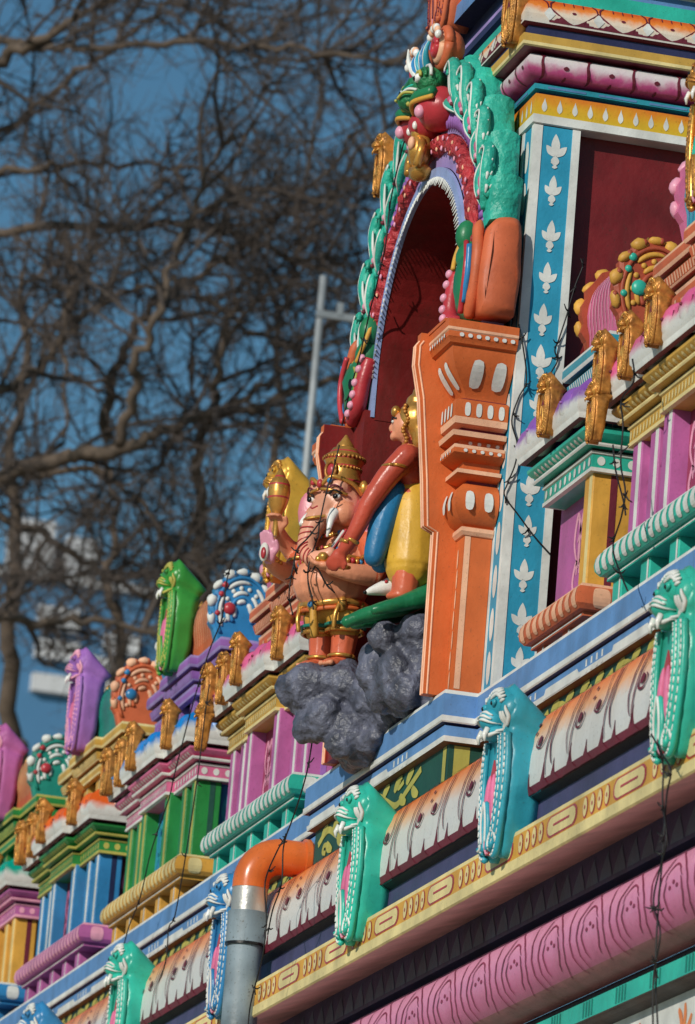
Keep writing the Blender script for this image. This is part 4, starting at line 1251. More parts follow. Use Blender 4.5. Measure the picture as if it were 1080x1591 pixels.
# ================================================================== HORSESHOE ORNAMENTS (lion-headed plaques)
def kudu_proto():
    t = thing('lion_plaque', 'x', 'ornament', group='lion headed plaques')
    half = [(.016, .012), (.040, -.012), (.072, .0), (.094, .06), (.112, .13), (.122, .20), (.120, .26), (.108, .315), (.100, .345), (.110, .38), (.108, .42), (.088, .455), (.048, .475)]
    ol = [(a, b) for a, b in half] + [(-a, b) for a, b in reversed(half)]
    ol = [(p.x, p.y) for p in bez([(a, b, 0) for a, b in ol], 3)]
    m = MB(); n = len(ol); cx, cy = 0, .24
    rings = []
    for sc, y in ((.80, -.046), (.93, -.042), (1.0, -.028)):
        rings.append([(a * sc, y + .012 * mnoise.noise(Vector((a * 30, b * 30, 3))), cy + (b - cy) * sc) for a, b in ol])
    for u in (.2, .45, .7, 1.0):
        r = []
        for a, b in ol:
            top = max(0, (b - .33) / .145)
            yb = .040 if b > .08 else .030
            top = max(0, (b - .27) / .205)
            yb += .012 + .05 * min(1, top * 1.25)
            zb = b - (.12 * top ** 1.3) * u ** 1.1
            w_ = 1.0 + .035 * mnoise.noise(Vector((a * 18, b * 18, u * 3))) - .04 * u
            r.append((a * w_, -.028 + (yb + .028) * u, zb))
        rings.append(r)
    for r in rings: m.v += r
    m.face(list(range(n)), TEAL)
    for k in range(len(rings) - 1):
        for i in range(n):
            j = (i + 1) % n; m.face([k * n + j, k * n + i, (k + 1) * n + i, (k + 1) * n + j], TEAL)
    m.face([(len(rings) - 1) * n + i for i in reversed(range(n))], TEAL)
    m.build('plaque', t, smooth=True)
    HE = [((0, -.03, .415), (.096, .052, .055)), ((0, -.062, .372), (.046, .042, .034)), ((0, -.052, .338), (.056, .036, .022)), ((.078, -.028, .395), (.03, .040, .045)), ((-.078, -.028, .395), (.03, .040, .045))]
    def fy(x, z):
        y = -.046
        for c, r in HE:
            q = 1 - ((x - c[0]) / r[0]) ** 2 - ((z - c[2]) / r[2]) ** 2
            if q > 0: y = min(y, c[1] - r[1] * math.sqrt(q))
        return y
    def line(mb, pts, r, mat, k=5):
        P = bez([(a, b, 0) for a, b in pts], k)
        P = [(p.x, fy(p.x, p.y) - r * .35, p.y) for p in P]
        N = len(P) - 1
        mb.tube(P, [r * (.35 + .75 * math.sin(PI * (i + .3) / (N + .6))) for i in range(N + 1)], mat, n=6)
    # ridged borders
    m = MB(); w = MB()
    def inset(k, y):
        return [Vector((a * k, y, .22 + (b - .22) * (k * .45 + .55))) for a, b in ol]
    h1 = len(ol) // 2
    for k, y, r in ((.95, -.046, .0105), (.78, -.052, .0105), (.60, -.055, .009)):
        P = inset(k, y)
        for seg in (range(3, h1 - 9), range(h1 + 9, len(P) - 3)):
            L = [P[i] for i in seg if P[i].z < .325]
            if len(L) > 2:
                m.tube(L, r, TEAL, n=6)
                for a, b in zip(L, L[1:]):
                    q = a.lerp(b, .5); d = (b - a) * .36
                    w.tube([q - d + Vector((0, -r * .75, 0)), q + d + Vector((0, -r * .75 + jit(.002), 0))], [r * .42, r * .36], WHITE, n=5)
    m.build('ridges', t, smooth=True)
    tag(w.build('beading', t, smooth=True), kind='stuff')
    m = MB()
    op = [(.0, .265), (.026, .22), (.046, .16), (.05, .10), (.036, .05), (.016, .0), (-.016, .0), (-.036, .05), (-.05, .10), (-.046, .16), (-.026, .22)]
    m.extrude(op[::-1], lambda a, b, d: (a, d, b), -.053, -.03, CRIMSON)
    for sx in (-1, 1):
        m.ell((sx * .027, -.054, .15), (.013, .011, .075), PINK, rot=Matrix.Rotation(sx * -.12, 3, 'Y'))
        m.ell((sx * .008, -.054, .045), (.008, .010, .045), LPINK)
    m.build('pink_opening', t)
    m = MB()
    m.tube(bez([(-.018, -.058, .01), (-.022, -.062, .09), (0, -.064, .140), (.022, -.062, .09), (.018, -.058, .01)], 5), .009, TEAL, n=6)
    for sx in (-1, 1):
        m.tube([(sx * (.052 + .026 * (1 - a * .05) * math.cos(a * .42)), -.046 - .001 * a, .03 + .034 * (1 - a * .05) * math.sin(a * .42)) for a in range(15)], .010, TEAL, n=6)
    m.build('inner_scroll', t, smooth=True)
    m = MB()
    m.tube(bez([(-.018, -.067, .03), (-.021, -.071, .09), (0, -.073, .143), (.021, -.071, .09), (.018, -.067, .03)], 5), .004, WHITE, n=5)
    for sx in (-1, 1): m.tube([(sx * (.052 + .026 * (1 - a * .05) * math.cos(a * .42)), -.056 - .001 * a, .03 + .034 * (1 - a * .05) * math.sin(a * .42)) for a in range(12)], .004, WHITE, n=5)
    tag(m.build('scroll_highlights', t, smooth=True), kind='stuff')
    m = MB()
    for c, r in HE: m.ell(c, r, TEAL, disp=.10, freq=28)
    hd = m.build('head', t, smooth=True)
    for sx in (-1, 1):
        m = MB(); m.ell((sx * .045, fy(.045, .415) - .002, .415), (.016, .008, .011), TEAL); m.ell((sx * .045, fy(.045, .415) - .008, .413), (.008, .004, .006), BLACK)
        m.build('eye', hd, smooth=True)
        m = MB(); m.tube([(sx * .026, -.085, .345), (sx * .030, -.094, .325), (sx * .030, -.092, .308)], [.009, .007, .003], EYEW, n=7); m.build('fang', hd, smooth=True)
    m = MB()
    for sx in (-1, 1):
        for k in range(7):
            a = .35 + k * .20
            c_, s_ = math.cos(a), math.sin(a)
            line(m, [(sx * .074 * c_, .395 + .056 * s_), (sx * .094 * c_, .395 + .072 * s_)], .0052, WHITE, 4)
        line(m, [(sx * .022, .428), (sx * .046, .440), (sx * .074, .424)], .006, WHITE)
        for k in range(4): line(m, [(sx * (.045 + .012 * k), .330 + .004 * k), (sx * (.068 + .010 * k), .350 + .006 * k), (sx * (.080 + .006 * k), .385)], .0052, WHITE)
        for k in range(3): line(m, [(sx * .004, .392 - k * .011), (sx * .024, .390 - k * .011), (sx * .042, .380 - k * .011)], .0042, WHITE)
        line(m, [(sx * .004, .331), (sx * .03, .327), (sx * .055, .333)], .006, WHITE)
        line(m, [(sx * .090, .345), (sx * .100, .37), (sx * .098, .40)], .006, WHITE)
    tag(m.build('white_lines', hd, smooth=True), kind='stuff')
    return t
KP0 = kudu_proto()
TE = {}
BL = {'teal_paint': TURQ}
def recol(c, wl=None, pk=None):
    d = {'teal_paint': c}
    if wl: d['white_paint'] = wl
    if pk: d['pink_paint'] = pk
    return d
CY = -.145
places = [(2.44, 'teal lion headed plaque on the cornice near the right edge', None),
          (.88, 'bright blue lion headed plaque on the cornice below the lotus pilaster', recol(TURQ)),
          (-.70, 'teal lion headed plaque on the cornice right of the drain pipe', None),
          (-2.42, 'blue lion headed plaque on the cornice half hidden behind the drain pipe', recol(BRBLUE)),
          (-4.04, 'teal lion headed plaque on the cornice at the bottom left', None),
          (-5.66, 'blue lion headed plaque at the bottom left corner', recol(BRBLUE))]
for i, (x, lab, mt) in enumerate(places):
    if i == 0:
        o = KP0; o.location = (x, CY, -.665); o['label'] = lab
    else: o = copy_thing(KP0, (x, CY, -.665), 0, lab, mt)
    o['group'] = 'lion headed plaques on the cornice'
GRN = paint('leaf_green_gloss', (44, 140, 48), rough=.3)
for x, lab, mt, z0 in ((-4.79, 'green lion headed plaque on the roof of the green shrine', recol(GRN, OLIVE), .99), (-6.51, 'purple lion headed plaque on the roof of the blue shrine', recol(PURPLE, LPINK), .99),
                   (-8.23, 'magenta lion headed plaque at the left edge of the parapet', recol(MAUVE, LPINK), .99), (-3.07, 'golden lion headed plaque on the roof behind the raised mace', recol(paint('gilt_yellow', (212, 158, 30), rough=.3, metal=.3), GOLD2), .99),
                   (1.73, 'golden and teal lion headed plaque at the upper right edge', recol(GOLD2, GOLD, TEAL), 1.0)):
    o = copy_thing(KP0, (x, .055, z0), 0, lab, mt); o.scale = (.9, .85, .9); o['group'] = 'lion headed plaques on the shrine roofs'
o = copy_thing(KP0, (-1.16, .03, 2.40), 0, 'orange plaque high on the tower at the top edge', recol(ORANGE2, MAROON, CRIMSON)); o['group'] = 'lion headed plaques on the tower'

# ================================================================== SMALL GILDED PLAQUES
def put_gilt(x, y, z, lab, back, sc=.39, sy=1.2):
    o = copy_thing(KP0, (x, y, z), 0, lab, {'teal_paint': GOLD, 'white_paint': GOLD2, 'crimson_paint': MAROON, 'pink_paint': GOLD2, 'light_pink_paint': GOLD, 'eye_white_paint': GOLD2})
    o.name = 'gilded_plaque'; o['category'] = 'ornament'; o['group'] = 'small gilded lion plaques'
    o.scale = (sc, sc * .8 * sy, sc); o.rotation_euler = (0, 0, jit(.08))
    for ch in o.children:
        if ch.name.startswith('plaque'):
            ch.material_slots[0].link = 'OBJECT'; ch.material_slots[0].material = GOLD
    return o
for c, nm, bk in ((-8.23, 'leftmost ochre shrine', DTEAL), (-6.51, 'blue shrine', ORANGE), (-4.79, 'green shrine', BRBLUE), (-3.07, 'left purple shrine', PINK), (1.73, 'right purple shrine', PINK)):
    for dx, dz_, y, wh in ((-.60, -.012, -.060, 'far end'), (-.39, -.012, -.052, 'far shoulder'), (-.05, -.012, -.082, 'middle'), (.43, -.012, -.052, 'near shoulder')):
        put_gilt(c + dx, y + .024, .617 + dz_, f'small gilded plaque on the {wh} roof edge of the {nm}', bk)
put_gilt(-3.07 - .615, -.044, .475, 'small gilded bracket plaque below the far roof corner left of the statue', PINK, .36)
put_gilt(1.73 - .615, -.044, .475, 'small gilded bracket plaque below the far roof corner at the right', PINK, .36)
put_gilt(.66, -.055, .60, 'small gilded lion plaque on the purple cushion beside the blue lotus pilaster', PURPLE, .38)
put_gilt(-.015, -.06, 1.985, 'gilded lion plaque on the near corner of the tower cornice at the top', GOLDY, .5)
put_gilt(-1.50, -.07, 1.93, 'gilded lion plaque on the far corner of the tower cornice left of the arch', GOLDY, .44, 1.3)

# ================================================================== ROCKS, PLATFORM, STATUES
rk = Body()
for c, r in (((-1.02, -.29, .15), (.10, .085, .085)), ((-.98, -.20, .16), (.12, .085, .08)), ((-.95, -.12, .15), (.14, .08, .085)), ((-1.04, -.345, .145), (.055, .045, .06)), ((-.96, -.25, .05), (.10, .07, .075)),
             ((-.93, -.17, .02), (.10, .08, .09)), ((-.90, -.205, -.03), (.06, .045, .05)), ((-1.0, -.28, .03), (.07, .06, .06)), ((-.98, -.12, -.02), (.2, .06, .06)), ((-.92, -.14, -.05), (.05, .04, .045)),
             ((-.80, -.08, .08), (.16, .09, .09)), ((-.86, -.15, .10), (.08, .05, .07)), ((-.9, -.05, .1), (.25, .12, .1))):
    rk.ell(c, r, ROCKM, disp=.18, freq=14, nu=20, nv=14)
o = rk.build('rock', .007, None, smooth=1, disp=.009)
tag(o, 'dark grey lumpy rock under the elephant headed statue', 'rock', 'painted rocks at the niche')
rk = Body()
for c, r in (((-.50, -.06, .20), (.10, .095, .11)), ((-.47, -.10, .245), (.07, .065, .06)), ((-.52, -.19, .235), (.06, .045, .05)), ((-.47, -.075, .13), (.06, .05, .07)), ((-.50, -.15, .13), (.07, .045, .075)),
             ((-.48, -.12, .06), (.08, .055, .06)), ((-.46, -.04, .07), (.07, .06, .08)), ((-.55, -.10, .12), (.12, .10, .12)), ((-.62, -.19, .16), (.07, .05, .08)), ((-.60, -.16, .08), (.08, .05, .07)), ((-.47, -.02, .27), (.07, .05, .05)), ((-.44, -.03, .16), (.05, .045, .06))):
    rk.ell(c, r, ROCKM, disp=.16, freq=14, nu=20, nv=14)
o = rk.build('rock', .007, None, smooth=1, disp=.009)
tag(o, 'tall dark grey boulder under the green platform beside the orange pilaster', 'rock', 'painted rocks at the niche')
gp = Body()
GPM = paint('platform_green_paint', (8, 112, 70), rough=.3, bump=.4)
gp.limb([(-.50, -.31, .258), (-.50, -.255, .285), (-.50, -.19, .312), (-.50, -.12, .345), (-.49, -.07, .385), (-.48, -.03, .45)], [.022, .032, .036, .042, .05, .03], GPM, n=12, flat=.8, res=5)
gp.limb([(-.58, -.27, .275), (-.58, -.15, .325), (-.57, -.04, .37)], [.02, .035, .04], GPM, n=12)
gp.limb([(-.42, -.25, .285), (-.42, -.15, .325), (-.43, -.05, .37)], [.015, .028, .04], GPM, n=12)
o = gp.build('green_platform', .007, None, smooth=4, disp=.002)
tag(o, 'curved dark green platform on the boulder under the attendant figure', 'platform')

# ---- elephant headed deity
gan = thing('elephant_headed_statue', 'elephant headed deity statue with golden crown standing on the grey rock', 'statue', (-1.0, -.235, .212), math.radians(35))
gan.scale = (.96, .96, 1.04)
PK = paint('trunk_pink_paint', (220, 152, 122), rough=.32, var=.12)
EARP = paint('ear_pink_paint', (222, 128, 150), rough=.32)
B = Body()
for sx in (-1, 1):
    B.limb([(sx * .046, .0, .015), (sx * .047, .004, .07), (sx * .052, .006, .15)], [.036, .041, .050], SKIN2)
    B.ell((sx * .048, -.028, .012), (.034, .052, .018), SKIN2)
    for k in range(4): B.ell((sx * .048 - .022 + k * .0145, -.074, .008), (.009, .012, .009), SKIN)
B.ell((0, -.026, .262), (.130, .124, .094), SKIN); B.ell((0, .0, .35), (.105, .08, .08), SKIN)
B.ell((0, .01, .20), (.095, .085, .05), SKIN)
for sx in (-1, 1): B.ell((sx * .112, .015, .385), (.045, .045, .045), SKIN2); B.ell((sx * .045, -.06, .365), (.045, .035, .035), SKIN)
B.ell((0, -.005, .44), (.06, .055, .05), SKIN)
# head
B.ell((0, -.03, .505), (.086, .082, .078), PK); B.ell((.036, -.07, .545), (.042, .038, .036), PK); B.ell((-.036, -.07, .545), (.042, .038, .036), PK)
for sx in (-1, 1): B.ell((sx * .060, -.055, .468), (.036, .045, .040), SKIN); B.ell((sx * .042, -.095, .452), (.020, .024, .018), PK)
B.limb([(0, -.075, .49), (-.004, -.108, .45), (-.012, -.130, .405), (-.012, -.146, .36), (.010, -.158, .322), (.050, -.164, .306), (.085, -.160, .312), (.102, -.156, .322)], [.046, .042, .036, .032, .028, .025, .022, .018], PK, n=12, res=4)
# ears
for sx in (-1, 1):
    rot = Matrix.Rotation(sx * -.5, 3, 'Z') @ Matrix.Rotation(sx * .2, 3, 'Y')
    B.ell((sx * .118, -.012, .490), (.052, .014, .078), EARP, rot=rot); B.ell((sx * .105, .0, .44), (.028, .014, .04), SKIN, rot=rot)
# arms
B.limb([(.115, .012, .385), (.160, .0, .33), (.172, -.012, .275)], [.040, .040, .036], SKIN2); B.limb([(.172, -.012, .275), (.150, -.09, .268), (.110, -.155, .275)], [.036, .030, .024], SKIN)
B.limb([(-.115, .012, .385), (-.165, -.005, .35), (-.185, -.02, .31)], [.040, .036, .034], SKIN2); B.limb([(-.185, -.02, .31), (-.185, -.09, .315), (-.175, -.135, .33)], [.032, .027, .022], SKIN)
B.limb([(-.120, .03, .40), (-.175, .02, .39), (-.205, .0, .385)], [.036, .033, .031], SKIN2); B.limb([(-.205, .0, .385), (-.205, -.05, .41), (-.195, -.085, .43)], [.030, .026, .021], SKIN)
def hand(c, fdir, ndir, curl, mat, sc=1.0):
    c = Vector(c); f = Vector(fdir).normalized(); n_ = Vector(ndir).normalized(); s_ = f.cross(n_).normalized(); n_ = s_.cross(f)
    rot = Matrix((s_, f, n_)).transposed()
    B.ell(c, (.026 * sc, .028 * sc, .013 * sc), mat, rot=rot)
    for k, L in zip((-1.5, -.5, .5, 1.5), (.030, .036, .034, .027)):
        a = c + f * .022 * sc + s_ * k * .0125 * sc
        b = a + f * L * .5 * sc + n_ * curl * .010 * sc; d = b + (f * (1 - curl) + n_ * curl).normalized() * L * .55 * sc
        B.limb([a, b, d], [.0078 * sc, .0072 * sc, .006 * sc], mat, n=7, res=2)
    a = c + s_ * .02 * sc; B.limb([a, a + s_ * .016 * sc + f * .012 * sc, a + s_ * .018 * sc + f * .03 * sc + n_ * .008 * sc], [.009 * sc, .008 * sc, .0065 * sc], mat, n=7, res=2)
hand((.095, -.175, .278), (-.6, -.5, .05), (0, 0, 1), .55, SKIN)
hand((-.172, -.150, .345), (0, -.25, 1), (0, -1, -.2), .15, LPINK, 1.15)
hand((-.192, -.098, .440), (.1, -.4, 1), (.3, -1, .2), .85, SKIN)
B.build('body', .0048, gan, smooth=4)
# shorts and belt
B = Body()
for sx in (-1, 1): B.limb([(sx * .046, -.004, .165), (sx * .051, .0, .140)], [.064, .058], YELLOW)
B.ell((0, .005, .172), (.105, .09, .032), YELLOW)
B.build('shorts', .005, gan, smooth=3)
for sx in (-1, 1):
    m = MB()
    m.tube([(sx * .052 + .064 * math.cos(a * PI / 10), .064 * math.sin(a * PI / 10), .132) for a in range(21)], .006, DTEAL, n=6)
    m.tube([(sx * .051 + .060 * math.cos(a * PI / 10), .060 * math.sin(a * PI / 10), .115) for a in range(21)], .007, GOLD2, n=6)
    m.build('hem', gan, smooth=True)
    m = MB()
    m.tube([(sx * .046 + .042 * math.cos(a * PI / 10), .001 + .042 * math.sin(a * PI / 10), .04) for a in range(21)], .006, GOLD2, n=6)
    m.build('anklet', gan, smooth=True)

m = MB()
m.tube([(.106 * math.cos(a * PI / 18), .0 + .098 * math.sin(a * PI / 18), .186 + .012 * abs(math.cos(a * PI / 18))) for a in range(37)], .012, GOLD2, n=8)
m.tube([(.108 * math.cos(a * PI / 18), .0 + .100 * math.sin(a * PI / 18), .168 + .012 * abs(math.cos(a * PI / 18))) for a in range(37)], .007, ORANGE, n=8)
m.ell((0, -.106, .180), (.022, .014, .020), GOLD2); m.ell((0, -.119, .180), (.010, .007, .010), BRBLUE)
for sx in (-1, 1):
    m.ell((sx * .085, -.062, .188), (.018, .016, .024), GOLD2); m.tube(bez([(sx * .085, -.07, .19), (sx * .08, -.085, .15), (sx * .075, -.08, .11)], 4), .008, GOLD2, n=6)
m.tube(bez([(.0, -.105, .18), (.004, -.10, .13), (.0, -.085, .085)], 4), [.012, .013, .013, .014, .015, .014, .013, .016, .008], YELLOW, n=7)
m.build('belt', gan, smooth=True)
# necklaces, sash, chest band
m = MB()
for k, (rr, zz, dz) in enumerate(((.07, .425, .03), (.085, .405, .055), (.1, .40, .085))):
    P = [(rr * math.sin(a), -.02 - (.07 + .022 * k) * math.cos(a), zz - dz * max(0, math.cos(a))) for a in [(-1.5 + i * 3 / 20) for i in range(21)]]
    m.tube(P, .0065, GOLD2, n=6)
    for i, p in enumerate(P):
        if i % 2 == 0: m.ell((p[0], p[1] - .006, p[2]), (.007, .006, .008), (CRIMSON, GOLD2, BRBLUE)[(i // 2) % 3], nu=7, nv=5)
P = [(.118 * math.sin(a), -.015 - .103 * math.cos(a), .318) for a in [(-1.9 + i * 3.8 / 26) for i in range(27)]]
for dz in (-.012, .012): m.tube([(p[0], p[1], p[2] + dz) for p in P], .006, GOLD2, n=6)
for i, p in enumerate(P): m.ell((p[0] * 1.02, p[1] * 1.02, p[2]), (.009, .008, .010), (GOLD2, CRIMSON, GOLD2, BRBLUE)[i % 4], nu=7, nv=5)
m.build('necklaces', gan, smooth=True)
m = MB()
for dx, mt in ((0, WHITE), (.009, CRIMSON), (-.009, CRIMSON)):
    m.tube(bez([(.075 + dx, -.07, .41), (.055 + dx, -.098, .355), (.03 + dx, -.125, .30), (.012 + dx, -.131, .255), (.005 + dx, -.118, .205)], 5), .0055 if mt is WHITE else .003, mt, n=6)
m.ell((-.035, -.128, .245), (.012, .006, .011), CRIMSON); m.ell((-.035, -.132, .245), (.007, .004, .006), MAROON)
m.build('sacred_thread', gan, smooth=True)
# crown
m = MB()
m.lathe((0, -.012, .565), [(.066, 0, GOLD2), (.070, .008, CRIMSON), (.066, .014, GOLD2), (.058, .03, GOLD2), (.056, .055, CRIMSON), (.057, .060, GOLD2), (.060, .068, GOLD2), (.066, .078, CRIMSON), (.067, .082, GOLD2), (.064, .094, GOLD2), (.050, .103, CRIMSON), (.048, .107, GOLD2), (.040, .118, GOLD2), (.030, .122, GOLD2), (.028, .13, GOLD2), (.016, .144, GOLD2), (.004, .162, GOLD2)], GOLD2, n=28)
cr = m.build('crown', gan, angle=50)
m = MB()
for k in range(30):
    a = 2 * PI * k / 30
    m.ell((.067 * math.cos(a), -.012 + .067 * math.sin(a), .650), (.006, .006, .006), GOLD, nu=7, nv=5); m.ell((.058 * math.cos(a), -.012 + .058 * math.sin(a), .618), (.0045, .0045, .0045), GOLD, nu=6, nv=5)
m.ell((0, -.072, .605), (.016, .010, .020), CRIMSON); m.tube([(.022 * math.cos(a * PI / 8), -.074, .605 + .026 * math.sin(a * PI / 8)) for a in range(17)], .006, GOLD, n=6)
tag(m.build('crown_beads', cr, smooth=True), kind='stuff')
m = MB()
for sx in (-1, 1):
    m.tube(bez([(sx * .005, -.118, .548), (sx * .045, -.112, .572), (sx * .088, -.06, .555), (sx * .095, -.02, .53)], 5), .007, GOLD2, n=7)
    m.tube(bez([(sx * .005, -.120, .535), (sx * .045, -.110, .53), (sx * .08, -.072, .52)], 5), .005, GOLD2, n=7)
    m.ell((sx * .035, -.116, .560), (.009, .007, .010), BRBLUE if sx > 0 else CRIMSON); m.ell((sx * .10, -.02, .552), (.016, .014, .022), GOLD2)
m.ell((0, -.122, .552), (.011, .008, .013), CRIMSON)
m.build('brow_band', gan, smooth=True)
for sx in (-1, 1):
    m = MB()
    m.ell((sx * .054, -.095, .512), (.015, .011, .009), EYEW); m.ell((sx * .055, -.105, .511), (.0095, .006, .0085), BLACK)
    m.tube(bez([(sx * .034, -.108, .518), (sx * .054, -.110, .530), (sx * .074, -.092, .520)], 4), .0032, BLACK, n=5); m.tube(bez([(sx * .030, -.114, .535), (sx * .054, -.112, .545), (sx * .076, -.092, .534)], 4), .003, MAROON, n=5)
    m.build('eye', gan, smooth=True)
m = MB(); m.tube(bez([(.050, -.095, .462), (.056, -.116, .438), (.060, -.126, .408), (.056, -.128, .380)], 5), [.020 - .0011 * i for i in range(16)], EYEW, n=10); m.build('tusk', gan, smooth=True)
m = MB(); m.tube(bez([(-.048, -.095, .462), (-.054, -.116, .44), (-.056, -.124, .425)], 5), [.019, .019, .018, .018, .018, .017, .017, .016, .016, .015, .014], EYEW, n=10); m.build('tusk', gan, smooth=True)
m = MB()
for k in range(3): m.tube(bez([(-.020, -.134, .478 - k * .012), (-.004, -.143, .470 - k * .012), (.012, -.136, .478 - k * .012)], 4), .0028, CRIMSON, n=5)
for k in range(7):
    t_ = k / 7; c = bez([(-.012, -.130, .415), (-.012, -.146, .36), (.010, -.158, .322), (.050, -.164, .306)], 6)[min(18, int(t_ * 17) + 1)]
    r_ = .0355 - .010 * t_; d = (Vector((1, 0, 0)) * (1 - t_) + Vector((0, 0, 1)) * t_).normalized()
    m.tube([c + Vector((0, -1, 0)) * r_ * 1.02 * math.cos(a) + d * r_ * math.sin(a) for a in [(-.9 + i * .225) for i in range(9)]], .0022, CRIMSON, n=5)
m.tube(bez([(-.05, -.128, .44), (0, -.165, .435), (.045, -.132, .445)], 5), .005, GOLD2, n=6)
tag(m.build('painted_lines', gan), kind='stuff')
m = MB(); m.ell((.098, -.185, .302), (.018, .018, .016), GOLD2, disp=.15, freq=60); m.ell((.085, -.192, .295), (.012, .012, .012), GOLD2); m.build('sweet', gan, smooth=True)
m = MB(); m.lathe((-.190, -.105, .44), [(.010, -.03), (.012, .03), (.020, .045), (.028, .06), (.034, .085, CRIMSON), (.035, .090), (.037, .11), (.035, .125, CRIMSON), (.035, .130), (.027, .145), (.019, .152, CRIMSON), (.017, .157), (.009, .172), (.002, .182)], GOLD2, n=18); m.build('mace', gan, angle=50)
m = MB(); m.ell((-.172, -.172, .345), (.018, .012, .03), EYEW); m.ell((-.166, -.182, .34), (.010, .006, .018), CRIMSON); m.build('conch', gan, smooth=True)
for (c, r_) in (((.158, .0, .335), .043), ((-.16, -.003, .352), .039), ((.13, -.125, .272), .028), ((-.18, -.115, .322), .026)):
    m = MB(); m.tube([(c[0] + r_ * math.cos(a * PI / 8), c[1] + r_ * math.sin(a * PI / 8), c[2] + .2 * r_ * math.cos(a * PI / 8)) for a in range(17)], .0065, GOLD2, n=6)
    m.build('armlet', gan, smooth=True)

# ---- attendant
att = thing('attendant_statue', 'red skinned attendant statue with golden hair in yellow and blue skirt', 'statue', (-.50, -.150, .345), math.radians(-24))
att.scale = (1.12, 1.12, 1.04)
B = Body()
for sx in (-1, 1):
    B.limb([(sx * .026, .012, .014), (sx * .026, .014, .06), (sx * .026, .014, .11)], [.038, .040, .042], SKIN2); B.ell((sx * .028, .004, .004), (.034, .044, .016), SKIN2)
B.ell((0, .01, .30), (.058, .048, .06), SKIN3); B.ell((0, .005, .38), (.070, .050, .055), SKIN3); B.limb([(-.07, .005, .415), (.07, .005, .415)], [.036, .036], SKIN3)
B.limb([(0, .0, .42), (0, -.005, .48)], [.026, .024], SKIN3)
B.ell((0, -.020, .525), (.040, .044, .052), SKIN); B.ell((0, -.064, .518), (.007, .010, .012), SKIN); B.ell((0, -.055, .492), (.018, .012, .014), SKIN)
B.limb([(.080, .0, .415), (.085, -.050, .345), (.085, -.098, .255)], [.036, .033, .027], SKIN3); B.limb([(.085, -.098, .255), (.075, -.125, .185), (.062, -.155, .13)], [.027, .023, .019], SKIN3)
B.limb([(-.080, .0, .415), (-.095, -.015, .33), (-.095, -.03, .25), (-.09, -.06, .18)], [.034, .031, .026, .019], SKIN3)
def hand2(c, f, n_):
    hand(c, f, n_, .5, SKIN3, .85)
hand2((.058, -.17, .112), (-.1, -.5, -.8), (-1, 0, 0)); hand2((-.088, -.07, .155), (.1, -.3, -1), (1, 0, 0))
B.build('body', .005, att, smooth=4)
B = Body()
SKY_ = paint('skirt_yellow_paint', (204, 156, 20), rough=.35)
SKB = paint('skirt_blue_paint', (10, 108, 158), rough=.35)
B.limb([(0, .012, .315), (0, .018, .22), (.002, .02, .10)], [.056, .072, .074], SKY_, n=14)
B.build('skirt', .006, att, smooth=3)
B = Body()
B.limb([(.035, -.035, .315), (.040, -.058, .22), (.045, -.075, .115)], [.036, .040, .030], SKB, n=10); B.limb([(-.03, -.035, .315), (-.03, -.058, .22), (-.03, -.07, .115)], [.034, .038, .028], SKB, n=10)
B.build('blue_sash', .006, att, smooth=3)
B = Body()
B.ell((0, .008, .545), (.054, .058, .064), GOLD2); B.ell((0, .030, .50), (.052, .040, .072), GOLD2); B.ell((0, .012, .60), (.040, .042, .026), GOLD2); B.ell((0, .014, .628), (.026, .028, .022), GOLD2); B.ell((0, .014, .65), (.014, .014, .016), GOLD2)
B.build('hair', .005, att, smooth=2)
m = MB()
for k in range(13): m.ell((.047, -.018 + .006 * math.sin(k), .455 + k * .010), (.006, .007, .006), GOLD, nu=7, nv=5)
tag(m.build('hair_beads', att, smooth=True), kind='stuff')
m = MB(); m.ell((0, -.055, .568), (.02, .014, .018), GOLD2); m.build('brow_ornament', att, smooth=True)
m = MB(); m.tube([(.066 * math.cos(a * PI / 8) * .3 + .068, -.142 + .022 * math.sin(a * PI / 8), .152 + .004 * math.cos(a)) for a in range(17)], .006, GOLD2, n=6); m.build('bangle', att, smooth=True)
m = MB(); m.tube([(.084 + .034 * math.cos(a * PI / 8), -.03 + .034 * math.sin(a * PI / 8), .375) for a in range(17)], .005, GOLD2, n=6); m.build('armlet', att, smooth=True)
m = MB()
for sx in (-1, 1): m.ell((sx * .018, -.058, .532), (.008, .005, .005), EYEW, nu=8, nv=6); m.ell((sx * .018, -.062, .532), (.004, .003, .004), BLACK, nu=8, nv=6); m.tube([(sx * .008, -.063, .541), (sx * .02, -.060, .546), (sx * .032, -.048, .540)], .0025, BLACK, n=5)
m.ell((0, -.062, .505), (.011, .004, .004), CRIMSON, nu=8, nv=6)
m.build('face_paint', att, smooth=True)
# ---- white rat
rat = thing('white_rat_statue', 'white long snouted rat statue peeking over the green platform', 'statue', (-.55, -.165, .345), math.radians(12))
B = Body(); B.ell((0, .02, .045), (.032, .045, .036), EYEW); B.limb([(0, -.01, .05), (0, -.05, .035), (0, -.085, .02)], [.030, .020, .009], EYEW); B.ell((0, .06, .03), (.03, .04, .03), EYEW)
for sx in (-1, 1): B.ell((sx * .026, .0, .082), (.012, .006, .016), EYEW)
B.build('body', .004, rat, smooth=3)
m = MB(); m.ell((0, -.094, .018), (.007, .006, .006), BLACK)
for sx in (-1, 1): m.ell((sx * .020, -.035, .058), (.005, .006, .006), CRIMSON, nu=8, nv=6)
m.build('nose_and_eyes', rat, smooth=True)

